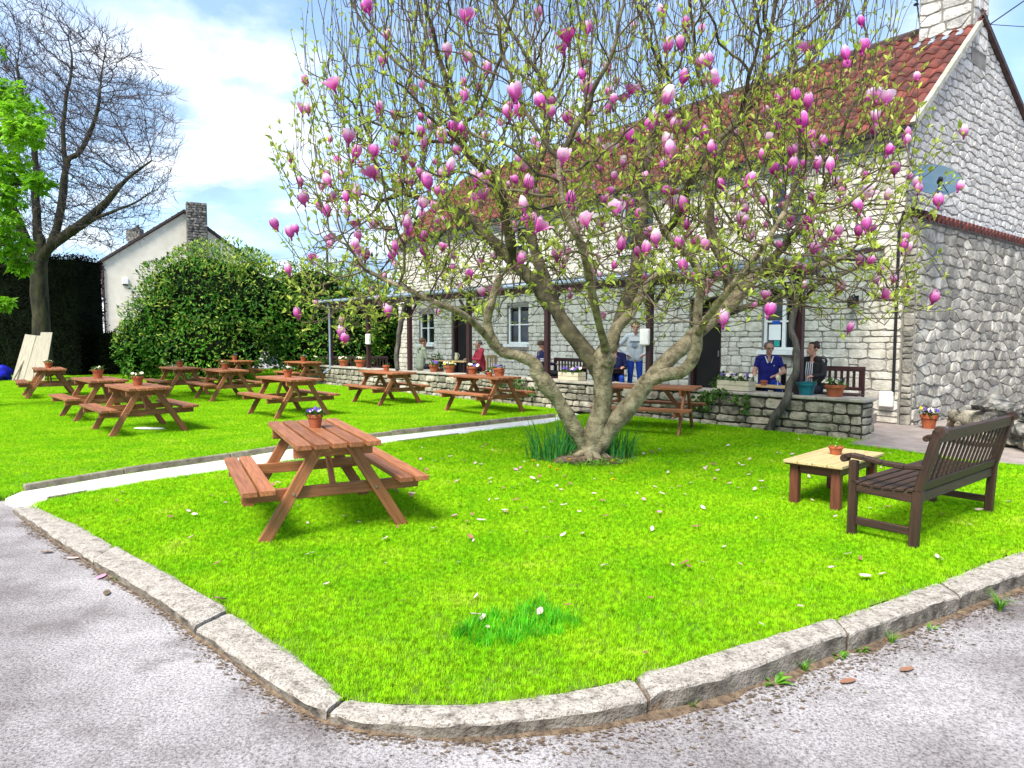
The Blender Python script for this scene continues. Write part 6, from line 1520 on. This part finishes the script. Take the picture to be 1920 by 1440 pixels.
for i, (px, py, lab) in enumerate(((1000, 872, 'leftmost yellow dandelion by the magnolia roots'), (1030, 884, 'yellow dandelion just left of the front magnolia root'), (1042, 889, 'yellow dandelion in front of the magnolia root'), (1066, 870, 'small yellow dandelion close to the magnolia root'), (1146, 873, 'yellow dandelion right of the magnolia root'), (1148, 909, 'lowest yellow dandelion in the grass before the magnolia'))):
    e = empty('dandelion', gnd(px, py+3)); tag(e, lab, 'dandelion', 'dandelions by the magnolia'); b = MB(); b.tube([(0, 0, 0), (.01, 0, .07)], .004, 5); b.build('stalk', M['weed'], e); b = MB()
    for k_ in range(36):
        a = k_*2.4; el = .25+1.1*(k_/36); d = Vector((math.cos(a)*math.cos(el), math.sin(a)*math.cos(el), math.sin(el))); leaf_geo(b, Vector((.01, 0, .07)), d, Vector((0, 0, 1)), .030, .011)
    b.build('flower_head', M['yellow'], e)
# bare earth and low weeds at the foot of the tree
b = MB(); b.blob((TB.x, TB.y, -.03), (.48, .36, .10), 3, 3, .6); tag(b.build('bare_earth', M['dirt'], smooth=True), kind='structure')
wb = MB()
for k_ in range(700):
    a = rd.uniform(0, 6.28); q = rd.uniform(.15, .65); p = TB+Vector((math.cos(a)*q, math.sin(a)*q*.75-.05, .02)); leaf_geo(wb, p, (rvec(rd)+Vector((0, 0, .5))).normalized(), Vector((0, 0, 1)), rd.uniform(.03, .07), .03)
tag(wb.build('low_weeds', M['weed']), 'low weeds and leaves round the magnolia roots', 'weeds', kind='stuff')
tb = MB()
for k_ in range(70):
    a = rd.uniform(0, 6.28); q = rd.uniform(.1, .7); p = TB+Vector((math.cos(a)*q, math.sin(a)*q*.8-.1, .03)); d = rvec(rd); d.z *= .15; d.normalize(); tb.tube([p, p+d*rd.uniform(.08, .3)+Vector((0, 0, rd.uniform(0, .08)))], [.006, .003], 4)
tag(tb.build('fallen_twigs', M['twig']), 'dead twigs littering the magnolia roots', 'twigs', kind='stuff')
# weeds along the kerb
def kweed(label, px, py, n, h, seed, broad=False):
    rd = random.Random(seed); e = empty('kerb_weed', Vector(gnd(px, py, roadz(gnd(px, py, -.1).x)))); tag(e, label, 'weed', 'weeds growing along the kerb'); b = MB()
    for k_ in range(n):
        a = rd.uniform(0, 6.28); d = Vector((math.cos(a), math.sin(a), 0)); hh = h*rd.uniform(.5, 1.1); s_ = Vector((-d.y, d.x, 0))
        if broad: leaf_geo(b, d*.01, (d+Vector((0, 0, rd.uniform(.2, 1)))).normalized(), Vector((0, 0, 1)), hh, hh*.4)
        else:
            vs = []; sp = rd.uniform(.3, 1)
            for i in range(5): t = i/4; c_ = d*(.01+hh*sp*t*t)+Vector((0, 0, hh*(t-.35*t*t))); ww = .004*(1-.9*t); vs += [c_-s_*ww, c_+s_*ww]
            b.add(vs, [(2*i, 2*i+1, 2*i+3, 2*i+2) for i in range(4)])
    b.build('leaves', M['weed'], e)
for i, a in enumerate(((1875, 1145, 60, .16, False, 'largest grass tuft, against the kerb at the right edge'), (1508, 1258, 34, .09, False, 'grass tuft against the kerb left of the cracked joint'), (1450, 1282, 9, .09, True, 'broad-leaved weed at the foot of the kerb'), (1575, 1232, 14, .06, True, 'small leafy weed left below the cracked kerb joint'), (1612, 1220, 16, .06, True, 'small leafy weed right below the cracked kerb joint'), (1672, 1205, 22, .09, False, 'thin yellow-green weed right of the cracked kerb joint'), (1300, 1325, 18, .05, False, 'low grass tuft where the kerb bends right'), (985, 1362, 16, .04, True, 'tiny weed under the middle of the front kerb'), (1045, 1356, 14, .04, True, 'tiny weed just right of the middle of the front kerb'), (222, 1090, 30, .06, False, 'grass tuft beside the left kerb'), (1745, 1180, 12, .05, True, 'small weed below the right kerb stone'))):
    kweed(a[5], a[0], a[1], a[2], a[3], i, a[4])
for px, py, m_, lab in ((1590, 1278, 'petalb', 'reddish dead leaf lying on the road right of the kerb weeds'), (1700, 1256, 'petalb', 'small red dead leaf on the road at the right'), (190, 1082, 'petalp', 'pale leaf on the road near the left kerb'), (200, 1112, 'dirt', 'dark curled leaf on the road near the left kerb'), (88, 1036, 'dirt', 'dark speck of leaf on the road at the far left'), (135, 1047, 'petalw', 'whitish scrap of leaf on the road at the far left')):
    o = link('dead_leaf', petalmesh(px, M[m_])); o.location = gnd(px, py, roadz(gnd(px, py, -.1).x)+.006); o.scale = (.10, .09, .03); o.rotation_euler.z = px; tag(o, lab, 'leaf', 'dead leaves on the road')
